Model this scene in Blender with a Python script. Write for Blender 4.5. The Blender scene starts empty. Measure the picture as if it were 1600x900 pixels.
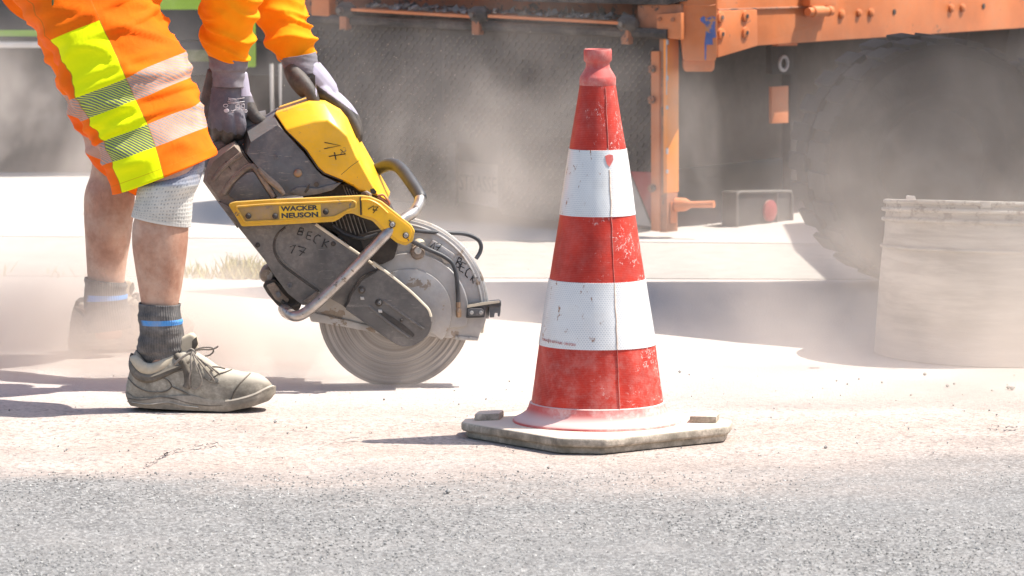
import bpy, bmesh, math, random
from mathutils import Vector, Matrix, noise
random.seed(7)
S = bpy.context.scene
COL = S.collection
R = math.radians

# ---------------------------------------------------------------- camera, sky, sun, exposure
CAMZ = 1.28
FPX = 8000.0                                    # focal length in pixels of a 1600 px wide frame (180 mm lens)
PITCH = math.atan(822 / FPX)
cam = bpy.data.cameras.new("camera")
cam.lens = 180
cam.sensor_width = 36
cam.clip_start = 0.1
cam.clip_end = 3000
cam.dof.use_dof = True
cam.dof.focus_distance = 10.1
cam.dof.aperture_fstop = 13
cam_o = bpy.data.objects.new("camera", cam)
COL.objects.link(cam_o)
cam_o.location = (0, 0, CAMZ)
cam_o.rotation_euler = (math.pi / 2 - PITCH, 0, 0)
S.camera = cam_o

SUN_EL, SUN_AZ = 60.0, 8.0                      # height; degrees behind the picture plane, from the right
sd = Vector((math.cos(R(SUN_AZ)) * math.cos(R(SUN_EL)), math.sin(R(SUN_AZ)) * math.cos(R(SUN_EL)), math.sin(R(SUN_EL))))
w = bpy.data.worlds.new("World")
S.world = w
w.use_nodes = True
nt = w.node_tree
sky = nt.nodes.new("ShaderNodeTexSky")
sky.sky_type = 'NISHITA'
sky.sun_disc = False
sky.sun_elevation = R(SUN_EL)
sky.sun_rotation = math.atan2(sd.x, sd.y)
sky.dust_density = 2.0
nt.links.new(sky.outputs[0], nt.nodes["Background"].inputs[0])
nt.nodes["Background"].inputs[1].default_value = 0.13
sun = bpy.data.lights.new("sun", 'SUN')
sun.energy = 4.6
sun.angle = R(0.53)
sun.color = (1.0, 0.95, 0.88)
sun_o = bpy.data.objects.new("sun", sun)
COL.objects.link(sun_o)
sun_o.rotation_euler = sd.to_track_quat('Z', 'Y').to_euler()

S.view_settings.view_transform = 'Standard'
S.view_settings.look = 'None'
S.view_settings.gamma = 1
S.view_settings.exposure = 0.8
S.cycles.use_denoising = True
S.cycles.volume_bounces = 2
S.cycles.max_bounces = 8
S.cycles.volume_step_rate = 1.0
S.cycles.volume_max_steps = 256

# ---------------------------------------------------------------- from the photograph to the place
FW = Vector((0, math.cos(PITCH), -math.sin(PITCH)))
UP = Vector((0, math.sin(PITCH), math.cos(PITCH)))
CP = Vector((0, 0, CAMZ))

def ray(px, py):
    return Vector((1, 0, 0)) * ((px - 800) / FPX) + UP * (-(py - 450) / FPX) + FW

def at(px, py, Y):
    d = ray(px, py)
    return CP + d * (Y / d.y)

def gp(px, py, z=0.0):
    d = ray(px, py)
    return CP + d * ((z - CAMZ) / d.z)

def onplane(px, py, p, n):
    d = ray(px, py)
    return CP + d * ((p - CP).dot(n) / d.dot(n))

# ---------------------------------------------------------------- object helpers
ORG = {}

def tag(o, label=None, cat=None, group=None, kind=None):
    if label: o["label"] = label
    if cat: o["category"] = cat
    if group: o["group"] = group
    if kind: o["kind"] = kind
    return o

def empty(name, loc):
    o = bpy.data.objects.new(name, None)
    COL.objects.link(o)
    o.location = loc
    o.empty_display_size = 0.05
    ORG[o.name] = Vector(loc)
    return o

class MB:
    def __init__(s):
        s.v = []; s.f = []; s.pc = []
    def add(s, vs, fs, pc=None):
        b = len(s.v)
        s.v += [Vector(p) for p in vs]
        s.f += [tuple(i + b for i in f) for f in fs]
        s.pc += list(pc) if pc else [(0, 0, 0)] * len(vs)
        return s
    def mesh(s, name, off=Vector((0, 0, 0))):
        me = bpy.data.meshes.new(name)
        me.from_pydata([p - off for p in s.v], [], s.f)
        a = me.attributes.new("pc", 'FLOAT_VECTOR', 'POINT')
        a.data.foreach_set("vector", [c for p in s.pc for c in p])
        me.validate()
        bm = bmesh.new(); bm.from_mesh(me)
        bmesh.ops.recalc_face_normals(bm, faces=bm.faces)
        bm.to_mesh(me); bm.free()
        me.shade_smooth()
        return me

def build(name, mb, mat, parent=None, sharp=40, bevel=0, bseg=2):
    off = ORG[parent.name] if parent else Vector((0, 0, 0))
    me = mb.mesh(name, off)
    if bevel:
        bm = bmesh.new(); bm.from_mesh(me)
        es = [e for e in bm.edges if len(e.link_faces) == 2 and e.calc_face_angle(0) > R(35)]
        try:
            bmesh.ops.bevel(bm, geom=es, offset=bevel, segments=bseg, affect='EDGES', profile=0.6, clamp_overlap=True)
        except Exception:
            pass
        bm.to_mesh(me); bm.free()
        me.shade_smooth()
    if sharp:
        me.set_sharp_from_angle(angle=R(sharp))
    me.materials.append(mat)
    o = bpy.data.objects.new(name, me)
    COL.objects.link(o)
    if parent:
        o.parent = parent
        ORG[o.name] = off
    else:
        ORG[o.name] = Vector((0, 0, 0))
    return o

def recenter(o, loc):
    """Move a top-level mesh's origin to LOC (its base)."""
    loc = Vector(loc)
    for v in o.data.vertices: v.co -= loc
    o.location = loc
    ORG[o.name] = loc
    return o

def round_poly(pts, r, n=3):
    out = []
    N = len(pts)
    for i in range(N):
        p = Vector(pts[i][:2]); a = Vector(pts[i - 1][:2]); b = Vector(pts[(i + 1) % N][:2])
        la, lb = (a - p).length, (b - p).length
        k = min(r, la * .45, lb * .45)
        p0 = p + (a - p) / max(la, 1e-6) * k; p1 = p + (b - p) / max(lb, 1e-6) * k
        for j in range(n + 1):
            t = j / n
            out.append(tuple((1 - t) ** 2 * p0 + 2 * t * (1 - t) * p + t * t * p1))
    return out

def cr(pts, n=8, closed=False):
    """Catmull-Rom through points of any dimension."""
    P = [tuple(p) for p in pts]
    out = []
    N = len(P)
    for i in range(N if closed else N - 1):
        if closed:
            a, b, c, d = P[i - 1], P[i], P[(i + 1) % N], P[(i + 2) % N]
        else:
            a, b, c, d = P[max(i - 1, 0)], P[i], P[i + 1], P[min(i + 2, N - 1)]
        for k in range(n):
            t = k / n
            out.append(tuple(.5 * (2 * B + (C - A) * t + (2 * A - 5 * B + 4 * C - D) * t * t + (3 * B - A - 3 * C + D) * t ** 3) for A, B, C, D in zip(a, b, c, d)))
    if not closed: out.append(P[-1])
    return out

def prism(mb, front, depth):
    """FRONT: world points; the back is the front moved by DEPTH (a vector)."""
    n = len(front)
    vs = list(front) + [p + depth for p in front]
    fs = [tuple(range(n)), tuple(range(2 * n - 1, n - 1, -1))]
    fs += [(i, i + n, (i + 1) % n + n, (i + 1) % n) for i in range(n)]
    return mb.add(vs, fs)

def pprism(poly, Y0, Y1, r=0):
    if r: poly = round_poly(poly, r)
    return prism(MB(), [at(x, y, Y0) for x, y in poly], Vector((0, Y1 - Y0, 0)))

def inset_prism(outer, inner, Yo, Yi, Yb):
    """A moulded cover: outer outline at Yo, chamfered forward to inner outline at Yi, back at Yb."""
    n = len(outer)
    A = [at(x, y, Yi) for x, y in inner]; B = [at(x, y, Yo) for x, y in outer]
    C = [p + Vector((0, Yb - Yo, 0)) for p in B]
    fs = [tuple(range(n)), tuple(range(3 * n - 1, 2 * n - 1, -1))]
    for k in (0, n):
        fs += [(i + k, i + k + n, (i + 1) % n + k + n, (i + 1) % n + k) for i in range(n)]
    return MB().add(A + B + C, fs)

def box(mb, c, ex, ey, ez):
    """Box centred on C with half-axis vectors."""
    c = Vector(c); ex, ey, ez = Vector(ex), Vector(ey), Vector(ez)
    vs = [c + ex * a + ey * b + ez * d for a in (-1, 1) for b in (-1, 1) for d in (-1, 1)]
    return mb.add(vs, [(0, 1, 3, 2), (4, 6, 7, 5), (0, 4, 5, 1), (2, 3, 7, 6), (0, 2, 6, 4), (1, 5, 7, 3)])

def tube(mb, pts, rad, seg=10, cap=True, flat=None):
    pts = [Vector(p) for p in pts]
    n = len(pts)
    rs = rad if isinstance(rad, (list, tuple)) else [rad] * n
    t0 = (pts[1] - pts[0]).normalized()
    nrm = t0.orthogonal().normalized()
    if flat is not None:
        nrm = (flat - t0 * flat.dot(t0)).normalized()
    vs, fs, pc = [], [], []
    for i, p in enumerate(pts):
        t = (pts[min(i + 1, n - 1)] - pts[max(i - 1, 0)]).normalized()
        nrm = (nrm - t * nrm.dot(t)).normalized()
        b = t.cross(nrm)
        for k in range(seg):
            a = 2 * math.pi * k / seg
            vs.append(p + (nrm * math.cos(a) + b * math.sin(a)) * rs[i])
            pc.append((k / seg, i / (n - 1), 0))
    for i in range(n - 1):
        for k in range(seg):
            k2 = (k + 1) % seg
            fs.append((i * seg + k, i * seg + k2, (i + 1) * seg + k2, (i + 1) * seg + k))
    if cap:
        fs.append(tuple(range(seg - 1, -1, -1)))
        fs.append(tuple(range((n - 1) * seg, n * seg)))
    return mb.add(vs, fs, pc)

def lathe(mb, prof, c, seg=48, axis='Z'):
    """PROF: (radius, height) pairs. Open profile ends with r=0 close themselves."""
    c = Vector(c)
    vs, fs, pc = [], [], []
    for i, (r, h) in enumerate(prof):
        for k in range(seg):
            a = 2 * math.pi * k / seg
            if axis == 'Z': p = Vector((r * math.cos(a), r * math.sin(a), h))
            elif axis == 'Y': p = Vector((r * math.cos(a), h, r * math.sin(a)))
            else: p = Vector((h, r * math.cos(a), r * math.sin(a)))
            vs.append(c + p); pc.append((math.cos(a) * r, math.sin(a) * r, h))
    n = len(prof)
    for i in range(n - 1):
        for k in range(seg):
            k2 = (k + 1) % seg
            fs.append((i * seg + k, i * seg + k2, (i + 1) * seg + k2, (i + 1) * seg + k))
    if prof[0][0] > 1e-6 and False: pass
    return mb.add(vs, fs, pc)

def loft(mb, secs, seg=32, sub=6, ex=2.0, fold=None, cap=(True, True), pcs=None):
    """SECS: (Lx, Ly, Rx, Ry, Yc, halfdepth_m[, v]); rings that run left -> front -> right -> back."""
    rows = cr(secs, sub) if sub > 1 else [tuple(s) for s in secs]
    vs, fs, pc = [], [], []
    for i, s in enumerate(rows):
        L = at(s[0], s[1], s[4]); Rr = at(s[2], s[3], s[4])
        c = (L + Rr) / 2; a = (Rr - L) / 2
        v = s[6] if len(s) > 6 else i / (len(rows) - 1)
        for k in range(seg):
            th = 2 * math.pi * k / seg
            ct, st = -math.cos(th), math.sin(th)
            cx = math.copysign(abs(ct) ** (2 / ex), ct); sx = math.copysign(abs(st) ** (2 / ex), st)
            p = c + a * cx + Vector((0, -1, 0)) * (s[5] * sx)
            q = ((1 + cx) / 2, v, sx)
            if fold:
                out = (a.normalized() * ct + Vector((0, -1, 0)) * st).normalized()
                p = p + out * fold(q, p)
            vs.append(p); pc.append(q)
    n = len(rows)
    for i in range(n - 1):
        for k in range(seg):
            k2 = (k + 1) % seg
            fs.append((i * seg + k, i * seg + k2, (i + 1) * seg + k2, (i + 1) * seg + k))
    if cap[0]: fs.append(tuple(range(seg - 1, -1, -1)))
    if cap[1]: fs.append(tuple(range((n - 1) * seg, n * seg)))
    return mb.add(vs, fs, pc)

def solidify(o, t):
    m = o.modifiers.new("thickness", 'SOLIDIFY'); m.thickness = t; m.offset = -1
    return o

def fuse(o, vox, it=6, fac=.5):
    """Fuse overlapping closed lobes of one mesh into one continuous skin (baked)."""
    m = o.modifiers.new("r", 'REMESH'); m.mode = 'VOXEL'; m.voxel_size = vox; m.use_smooth_shade = True
    if it:
        s = o.modifiers.new("s", 'SMOOTH'); s.iterations = it; s.factor = fac
    dg = bpy.context.evaluated_depsgraph_get()
    me = bpy.data.meshes.new_from_object(o.evaluated_get(dg))
    mats = list(o.data.materials)
    o.modifiers.clear()
    o.data = me
    me.materials.clear()
    for k in mats: me.materials.append(k)
    me.shade_smooth()
    return o

def text_mb(txt, size, origin, ex, ez, thick=.0006, bold=.012, squash=1.0):
    cu = bpy.data.curves.new("t", 'FONT'); cu.body = txt; cu.size = 1; cu.resolution_u = 3
    cu.offset = bold
    t = bpy.data.objects.new("t", cu); COL.objects.link(t)
    dg = bpy.context.evaluated_depsgraph_get()
    me = bpy.data.meshes.new_from_object(t.evaluated_get(dg))
    mb = MB()
    ex, ez = Vector(ex).normalized(), Vector(ez).normalized()
    n = ex.cross(ez)
    mb.add([Vector(origin) + ex * (v.co.x * size * squash) + ez * (v.co.y * size) + n * thick for v in me.vertices], [tuple(p.vertices) for p in me.polygons])
    bpy.data.objects.remove(t); bpy.data.meshes.remove(me)
    return mb

# ---------------------------------------------------------------- materials
def newmat(name):
    m = bpy.data.materials.new(name); m.use_nodes = True
    n = m.node_tree.nodes; n.clear()
    out = n.new("ShaderNodeOutputMaterial")
    b = n.new("ShaderNodeBsdfPrincipled")
    m.node_tree.links.new(b.outputs[0], out.inputs[0])
    return m, m.node_tree, b

class G:
    """Tiny node-graph writer."""
    def __init__(s, nt): s.nt = nt
    def n(s, t, **k):
        x = s.nt.nodes.new(t)
        for a, v in k.items(): setattr(x, a, v)
        return x
    def l(s, a, b): s.nt.links.new(a, b)
    def coord(s, what="Object"): return s.n("ShaderNodeTexCoord").outputs[what]
    def attr(s, name="pc"):
        x = s.n("ShaderNodeAttribute"); x.attribute_name = name
        return x.outputs["Vector"]
    def sep(s, v):
        x = s.n("ShaderNodeSeparateXYZ"); s.l(v, x.inputs[0]); return x.outputs
    def put(s, inp, v):
        if hasattr(v, "links") or isinstance(v, bpy.types.NodeSocket): s.l(v, inp)
        else: inp.default_value = v
    def math(s, op, a, b=0.0, c=None, clamp=False):
        x = s.n("ShaderNodeMath", operation=op); x.use_clamp = clamp
        s.put(x.inputs[0], a); s.put(x.inputs[1], b)
        if c is not None: s.put(x.inputs[2], c)
        return x.outputs[0]
    def noise(s, v, scale, detail=4, rough=.6, dist=0.0, out=0):
        x = s.n("ShaderNodeTexNoise"); s.l(v, x.inputs["Vector"])
        x.inputs["Scale"].default_value = scale; x.inputs["Detail"].default_value = detail
        x.inputs["Roughness"].default_value = rough; x.inputs["Distortion"].default_value = dist
        return x.outputs[out]
    def vor(s, v, scale, feature='F1', out="Distance", rnd=1.0):
        x = s.n("ShaderNodeTexVoronoi", feature=feature); s.l(v, x.inputs["Vector"])
        x.inputs["Scale"].default_value = scale; x.inputs["Randomness"].default_value = rnd
        return x.outputs[out]
    def step(s, v, a, b, lo=0.0, hi=1.0):
        x = s.n("ShaderNodeMapRange"); x.interpolation_type = 'SMOOTHSTEP'
        s.put(x.inputs[0], v); s.put(x.inputs[1], a); s.put(x.inputs[2], b); s.put(x.inputs[3], lo); s.put(x.inputs[4], hi)
        return x.outputs[0]
    def mix(s, f, a, b, mode='MIX'):
        x = s.n("ShaderNodeMix", data_type='RGBA', blend_type=mode)
        s.put(x.inputs[0], f)
        for i, v in ((6, a), (7, b)):
            if isinstance(v, tuple): x.inputs[i].default_value = (*v[:3], 1)
            else: s.l(v, x.inputs[i])
        return x.outputs[2]
    def scale(s, v, sc):
        x = s.n("ShaderNodeMapping"); s.l(v, x.inputs[0]); x.inputs["Scale"].default_value = sc
        return x.outputs[0]
    def bump(s, b, h, strength=.3, dist=.002, prev=None):
        x = s.n("ShaderNodeBump"); x.inputs["Strength"].default_value = strength; x.inputs["Distance"].default_value = dist
        s.l(h, x.inputs["Height"])
        if prev: s.l(prev, x.inputs["Normal"])
        s.l(x.outputs[0], b.inputs["Normal"])
        return x.outputs[0]

DUST = (.50, .43, .36)

def mat(name, col, rough=.5, metal=0.0, var=.25, vs=12, dust=.25, ds=9, bump=.25, bs=90, bd=.0012, chips=None, chip_amt=.66, chip_s=40, scratch=0.0, spec=.5, dustcol=DUST):
    m, nt, b = newmat(name)
    g = G(nt)
    co = g.coord()
    n1 = g.noise(co, vs, 5, .62)
    dark = tuple(c * (1 - var) for c in col); light = tuple(min(1, c * (1 + var * .6)) for c in col)
    c = g.mix(g.step(n1, .3, .7), dark, light)
    r = rough
    if chips:
        k = g.step(g.noise(co, chip_s, 6, .7, .4), chip_amt, chip_amt + .015)
        c = g.mix(k, c, chips)
    if scratch:
        sc = g.noise(g.scale(co, (30, 30, 260)), 1.0, 3, .6, 1.2)
        c = g.mix(g.math('MULTIPLY', g.step(sc, .63, .68), scratch), c, dustcol)
    if dust:
        nd = g.noise(co, ds, 6, .68, .3)
        k = g.math('MULTIPLY', g.step(nd, .36, .72), min(1, dust * 1.9))
        fine = g.step(g.noise(co, ds * 14, 3, .7), .35, .65, .55, 1)
        k = g.math('MULTIPLY', k, fine, clamp=True)
        up = g.sep(g.n("ShaderNodeNewGeometry").outputs["Normal"])[2]
        k = g.math('MAXIMUM', k, g.math('MULTIPLY', g.step(up, .3, .95), min(1, dust * 1.5)))
        c = g.mix(k, c, dustcol)
        rr = g.math('MULTIPLY_ADD', k, .9 - rough, rough)
        g.l(rr, b.inputs["Roughness"])
    else:
        b.inputs["Roughness"].default_value = rough
    if isinstance(c, bpy.types.NodeSocket): g.l(c, b.inputs["Base Color"])
    b.inputs["Metallic"].default_value = metal
    b.inputs["Specular IOR Level"].default_value = spec
    if bump:
        g.bump(b, g.noise(co, bs, 5, .65), bump, bd)
    return m
# ================================================================ SETTING
def smooth_ground():
    m, nt, b = newmat("dusty_asphalt")
    g = G(nt)
    co = g.coord()
    xyz = g.sep(co)
    x, y = xyz[0], xyz[1]
    # aggregate of the road surface
    st = g.vor(co, 210, 'F1', "Color")
    stv = g.sep(st)[0]
    stone = g.mix(g.step(stv, 0.02, 1.0), (.112, .106, .098), (.262, .254, .240))
    stone = g.mix(g.step(g.vor(co, 62, 'F1', "Distance"), .10, .34, .0, .55), stone, (.165, .165, .17)) if False else stone
    big = g.sep(g.vor(co, 165, 'F1', "Color"))[1]
    stone = g.mix(g.step(big, .86, .93, 0, .6), stone, (.42, .41, .39))
    stone = g.mix(g.step(big, .12, .05, 0, .7), stone, (.06, .06, .063))
    stone = g.mix(g.step(g.noise(co, 1.3, 4, .6), .3, .7, 0, .3), stone, (.20, .195, .187))
    # pale stone dust thrown out by the saw, thinning out towards the camera
    edge = g.step(x, .3, 1.3, 9.16, 9.62)
    wob = g.math('MULTIPLY_ADD', g.noise(g.scale(co, (1, 1.6, 1)), 1.5, 5, .62), 1.0, -.5)
    d = g.math('ADD', g.math('SUBTRACT', y, edge), wob)
    wide = g.step(x, -.8, .5, .21, .55)
    k = g.step(g.math('DIVIDE', d, wide), -1.0, 1.0)
    thin = g.step(g.noise(co, 3.0, 6, .7), .25, .6, .72, 1.0)
    grain = g.step(stv, .0, .5, .72, 1.0)
    k = g.math('MULTIPLY', g.math('MULTIPLY', k, thin), grain, clamp=True)
    dcol = g.mix(g.step(g.noise(co, 5, 5, .65), .35, .65), (.43, .345, .29), (.52, .435, .375))
    dcol = g.mix(g.step(g.noise(g.scale(co, (1, .6, 1)), 75, 4, .75), .42, .66, 0, .55), dcol, (.27, .21, .175))
    spk = g.sep(g.vor(co, 150, 'F1', "Color"))[2]
    dcol = g.mix(g.step(spk, .88, .95, 0, .7), dcol, (.17, .14, .12))
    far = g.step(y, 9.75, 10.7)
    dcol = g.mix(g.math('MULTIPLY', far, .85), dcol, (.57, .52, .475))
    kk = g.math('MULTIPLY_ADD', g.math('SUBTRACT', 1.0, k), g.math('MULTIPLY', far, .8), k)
    stone = g.mix(g.step(g.noise(co, 4.5, 6, .7), .42, .75, 0, .35), stone, (.33, .305, .28))
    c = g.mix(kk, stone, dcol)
    g.l(c, b.inputs["Base Color"])
    b.inputs["Roughness"].default_value = .9
    b.inputs["Specular IOR Level"].default_value = .3
    p = g.bump(b, g.vor(co, 210, 'F1', "Distance"), .4, .003)
    g.bump(b, g.noise(co, 26, 6, .7), .35, .006, p)
    return m
M_GROUND = smooth_ground()
gm = MB()
# the sheet: fine near the camera (gently uneven), coarse out to the horizon
xs = [-900, -200, -40, -12, -6] + [-3 + .1 * i for i in range(61)] + [6, 12, 40, 200, 900]
ys = [-900, -150, -20, 3] + [6 + .1 * i for i in range(101)] + [20, 30, 60, 200, 1200]
gv = []
for yy in ys:
    for xx in xs:
        z = 0.0
        if abs(xx) < 3.1 and 6 <= yy <= 16:
            z = (noise.fractal(Vector((xx * 2.2, yy * 2.2, 0)), 1, 2, 4) * .002 - .0012) * max(0, min(1, (12.4 - yy) / .8)) - .0003
            z = min(z, 0.0)
        gv.append((xx, yy, z))
nx = len(xs)
gm.add(gv, [(j * nx + i, j * nx + i + 1, (j + 1) * nx + i + 1, (j + 1) * nx + i) for j in range(len(ys) - 1) for i in range(nx - 1)])
tag(build("ground", gm, M_GROUND, sharp=0), kind="structure")

# far pavement and the rougher gutter strip in front of it, both sunlit
M_PAVE = mat("pale_pavement", (.43, .40, .37), .9, var=.18, vs=3, dust=.5, ds=2.2, bump=.4, bs=70, dustcol=(.56, .52, .47))
M_GUT = mat("gutter_asphalt", (.38, .352, .32), .9, var=.28, vs=16, dust=.35, ds=5, bump=.6, bs=110, dustcol=(.46, .42, .37))
A0, A1 = gp(-900, 428), gp(2300, 441)
B0, B1 = gp(-900, 362), gp(2300, 392)
kd = (A1 - A0).normalized(); kn = Vector((-kd.y, kd.x, 0))
def strip(name, q, z, m):
    mb = MB(); prism(mb, [p + Vector((0, 0, z)) for p in q], Vector((0, 0, -.1)))
    return tag(build(name, mb, m), kind="structure")
strip("gutter", [A0, A1, B1, B0], .0016, M_GUT)
strip("pavement", [B0 + kn * .006, B1 + kn * .006, A1 + kn * 60, A0 + kn * 60], .0032, M_PAVE)

# weeds in the gutter at the foot of the kerb
def grass_mat():
    m, nt, b = newmat("gutter_weed")
    g = G(nt)
    c = g.mix(g.sep(g.attr())[0], (.22, .22, .06), (.50, .43, .14))
    g.l(c, b.inputs["Base Color"]); b.inputs["Roughness"].default_value = .8
    return m
wm = MB()
for i in range(1500):
    px = random.choice([random.gauss(385, 24), random.uniform(225, 425), random.gauss(300, 40), random.uniform(-40, 225)])
    base = A0 + kd * ((gp(px, 432) - A0).dot(kd)) + kn * random.uniform(-.06, .10)
    dens = .5 + .5 * noise.noise(Vector((px * .02, 3, 1)))
    if random.random() > dens * (1.2 if px > 350 else .5): continue
    if px < 225 and random.random() > .25: continue
    h = random.uniform(.015, .05) * (1.2 if px > 350 else .8)
    a = random.uniform(0, 6.28); wd = random.uniform(.002, .004)
    s_ = Vector((math.cos(a), math.sin(a), 0)); lean = Vector((random.uniform(-.7, .7), random.uniform(-.7, .7), 1)) * h
    t = random.random()
    wm.add([base - s_ * wd, base + s_ * wd, base + lean * .6 + s_ * wd * .7, base + lean], [(0, 1, 2), (0, 2, 3)], [(t, 0, 0)] * 4)
tag(build("grass", wm, grass_mat(), sharp=0), kind="stuff")

# loose chippings on the road
pm = MB()
def pebble(p, r):
    vs = []
    for t in ((1, 0, 0), (-1, 0, 0), (0, 1, 0), (0, -1, 0), (0, 0, 1), (0, 0, -1), (.6, .6, .5), (-.6, .5, .5), (.5, -.6, .5), (-.5, -.6, .4)):
        vs.append(p + Vector(t) * r * random.uniform(.7, 1.2) + Vector((0, 0, r * .4)))
    bm = bmesh.new()
    for v in vs: bm.verts.new(v)
    bmesh.ops.convex_hull(bm, input=bm.verts)
    bm.verts.index_update()
    keep = [v for v in bm.verts if v.link_faces]
    ix = {v: i for i, v in enumerate(keep)}
    pm.add([v.co.copy() for v in keep], [tuple(ix[v] for v in f.verts) for f in bm.faces], [(random.random(), 0, 0)] * len(keep))
    bm.free()
def stone_mat():
    m, nt, b = newmat("road_chipping")
    g = G(nt)
    g.l(g.mix(g.sep(g.attr())[0], (.17, .162, .15), (.54, .52, .48)), b.inputs["Base Color"]); b.inputs["Roughness"].default_value = .85
    return m
for i in range(700):
    py = random.uniform(585, 960); p = gp(random.uniform(-60, 1660), py)
    pebble(p, random.choice([.001, .001, .0012, .0015, .0015, .002, .0026]))
for i in range(7500):
    py = 905 - 168 * random.random() ** 1.25; p = gp(random.uniform(-30, 1630), py)
    r = random.choice([.0011, .0014, .0016, .002, .0024])
    p.z = -r * .9
    pebble(p, r)
for px, py, r in ((1582, 608, .007), (1575, 607, .005), (1445, 586, .005), (1480, 604, .004), (1062, 582, .004), (1378, 598, .003), (1550, 611, .003), (700, 770, .006), (430, 660, .004), (1290, 700, .004)):
    pebble(gp(px, py), r)
tag(build("gravel", pm, stone_mat(), sharp=20), kind="stuff")

# hairline cracks
M_CRACK = mat("crack_dark", (.05, .047, .043), .95, var=.3, dust=0, bump=0)
def crack(pts, wd=.003):
    mb = MB(); P = []
    for i in range(len(pts) - 1):
        a, b = gp(*pts[i]), gp(*pts[i + 1])
        for k in range(12):
            p = a.lerp(b, k / 12); p.y += random.uniform(-.02, .02); p.x += random.uniform(-.004, .004)
            P.append(p)
    vs, fs = [], []
    for i, p in enumerate(P):
        k = wd * random.choice([.15, .4, .7, 1.3]) * 1.6
        vs += [p + Vector((0, -k, .0052)), p + Vector((0, k, .0052))]
        if i: fs.append((2 * i - 2, 2 * i - 1, 2 * i + 1, 2 * i))
    mb.add(vs, fs)
    tag(build("road_crack", mb, M_CRACK, sharp=0), kind="structure")
crack([(228, 730), (240, 724), (262, 712), (300, 701), (330, 697), (372, 696)])
crack([(50, 760), (78, 748), (110, 742)], .002)
crack([(1540, 667), (1565, 672), (1592, 670)], .003)
crack([(480, 700), (560, 688), (585, 676)], .0015)
# ================================================================ TRAFFIC CONE
YC = gp(933, 682).y
CX = gp(933, 682).x
cone = empty("traffic_cone", (CX, YC, 0))
tag(cone, "scuffed red traffic cone with two white reflective bands on a dusty rubber base", "traffic cone")
def cz(py): return at(933, py, YC).z
def chw(h): return h * YC / FPX

def cone_red():
    m, nt, b = newmat("cone_red")
    g = G(nt)
    co = g.coord()
    x, y, h = g.sep(co)
    ang = g.math('ARCTAN2', x, g.math('MULTIPLY', y, -1.0))
    u = g.math('MULTIPLY', ang, .085)
    uv = g.n("ShaderNodeCombineXYZ"); g.l(u, uv.inputs[0]); g.l(h, uv.inputs[1])
    U = uv.outputs[0]
    c = g.mix(g.step(g.noise(co, 14, 5, .6), .3, .7), (.37, .018, .009), (.58, .036, .017))
    # fine woven ribs
    rib = g.math('SINE', g.math('MULTIPLY', h, 1900.0))
    c = g.mix(g.math('MULTIPLY', g.step(rib, 0, 1), .12), c, (.75, .2, .15))
    # crazed white cracks in patches, mostly right of the middle
    wv = g.n("ShaderNodeVectorMath", operation='ADD'); g.l(U, wv.inputs[0])
    nz = g.noise(U, 60, 4, .7, 0, 1)
    sc = g.n("ShaderNodeVectorMath", operation='SCALE'); g.l(nz, sc.inputs[0]); sc.inputs[3].default_value = .026
    g.l(sc.outputs[0], wv.inputs[1])
    ed = g.vor(wv.outputs[0], 105, 'DISTANCE_TO_EDGE')
    crk = g.math('MULTIPLY', g.step(ed, .05, .02), g.step(g.noise(U, 75, 3, .6), .46, .54))
    patch = g.step(g.math('ADD', g.noise(U, 15, 4, .62), g.math('MULTIPLY', u, .9)), .55, .63)
    fl = g.step(g.noise(U, 130, 5, .75), .60, .66)
    crk = g.math('MULTIPLY', crk, patch)
    flk = g.math('MULTIPLY', fl, g.step(g.math('ADD', g.noise(U, 11, 4, .6), g.math('MULTIPLY', u, 1.0)), .50, .68))
    c = g.mix(g.math('MAXIMUM', crk, g.math('MULTIPLY', flk, .75)), c, (.78, .62, .56))
    # faint dust wash, thicker low down
    dk = g.math('MULTIPLY', g.step(g.noise(co, 26, 7, .75), .40, .72), g.step(h, .30, .04, .10, .34))
    c = g.mix(dk, c, (.66, .44, .38))
    g.l(c, b.inputs["Base Color"])
    b.inputs["Roughness"].default_value = .48; b.inputs["Specular IOR Level"].default_value = .28
    p = g.bump(b, g.noise(U, 45, 4, .6), .25, .003)
    g.bump(b, ed, .15, .001, p)
    return m
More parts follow.
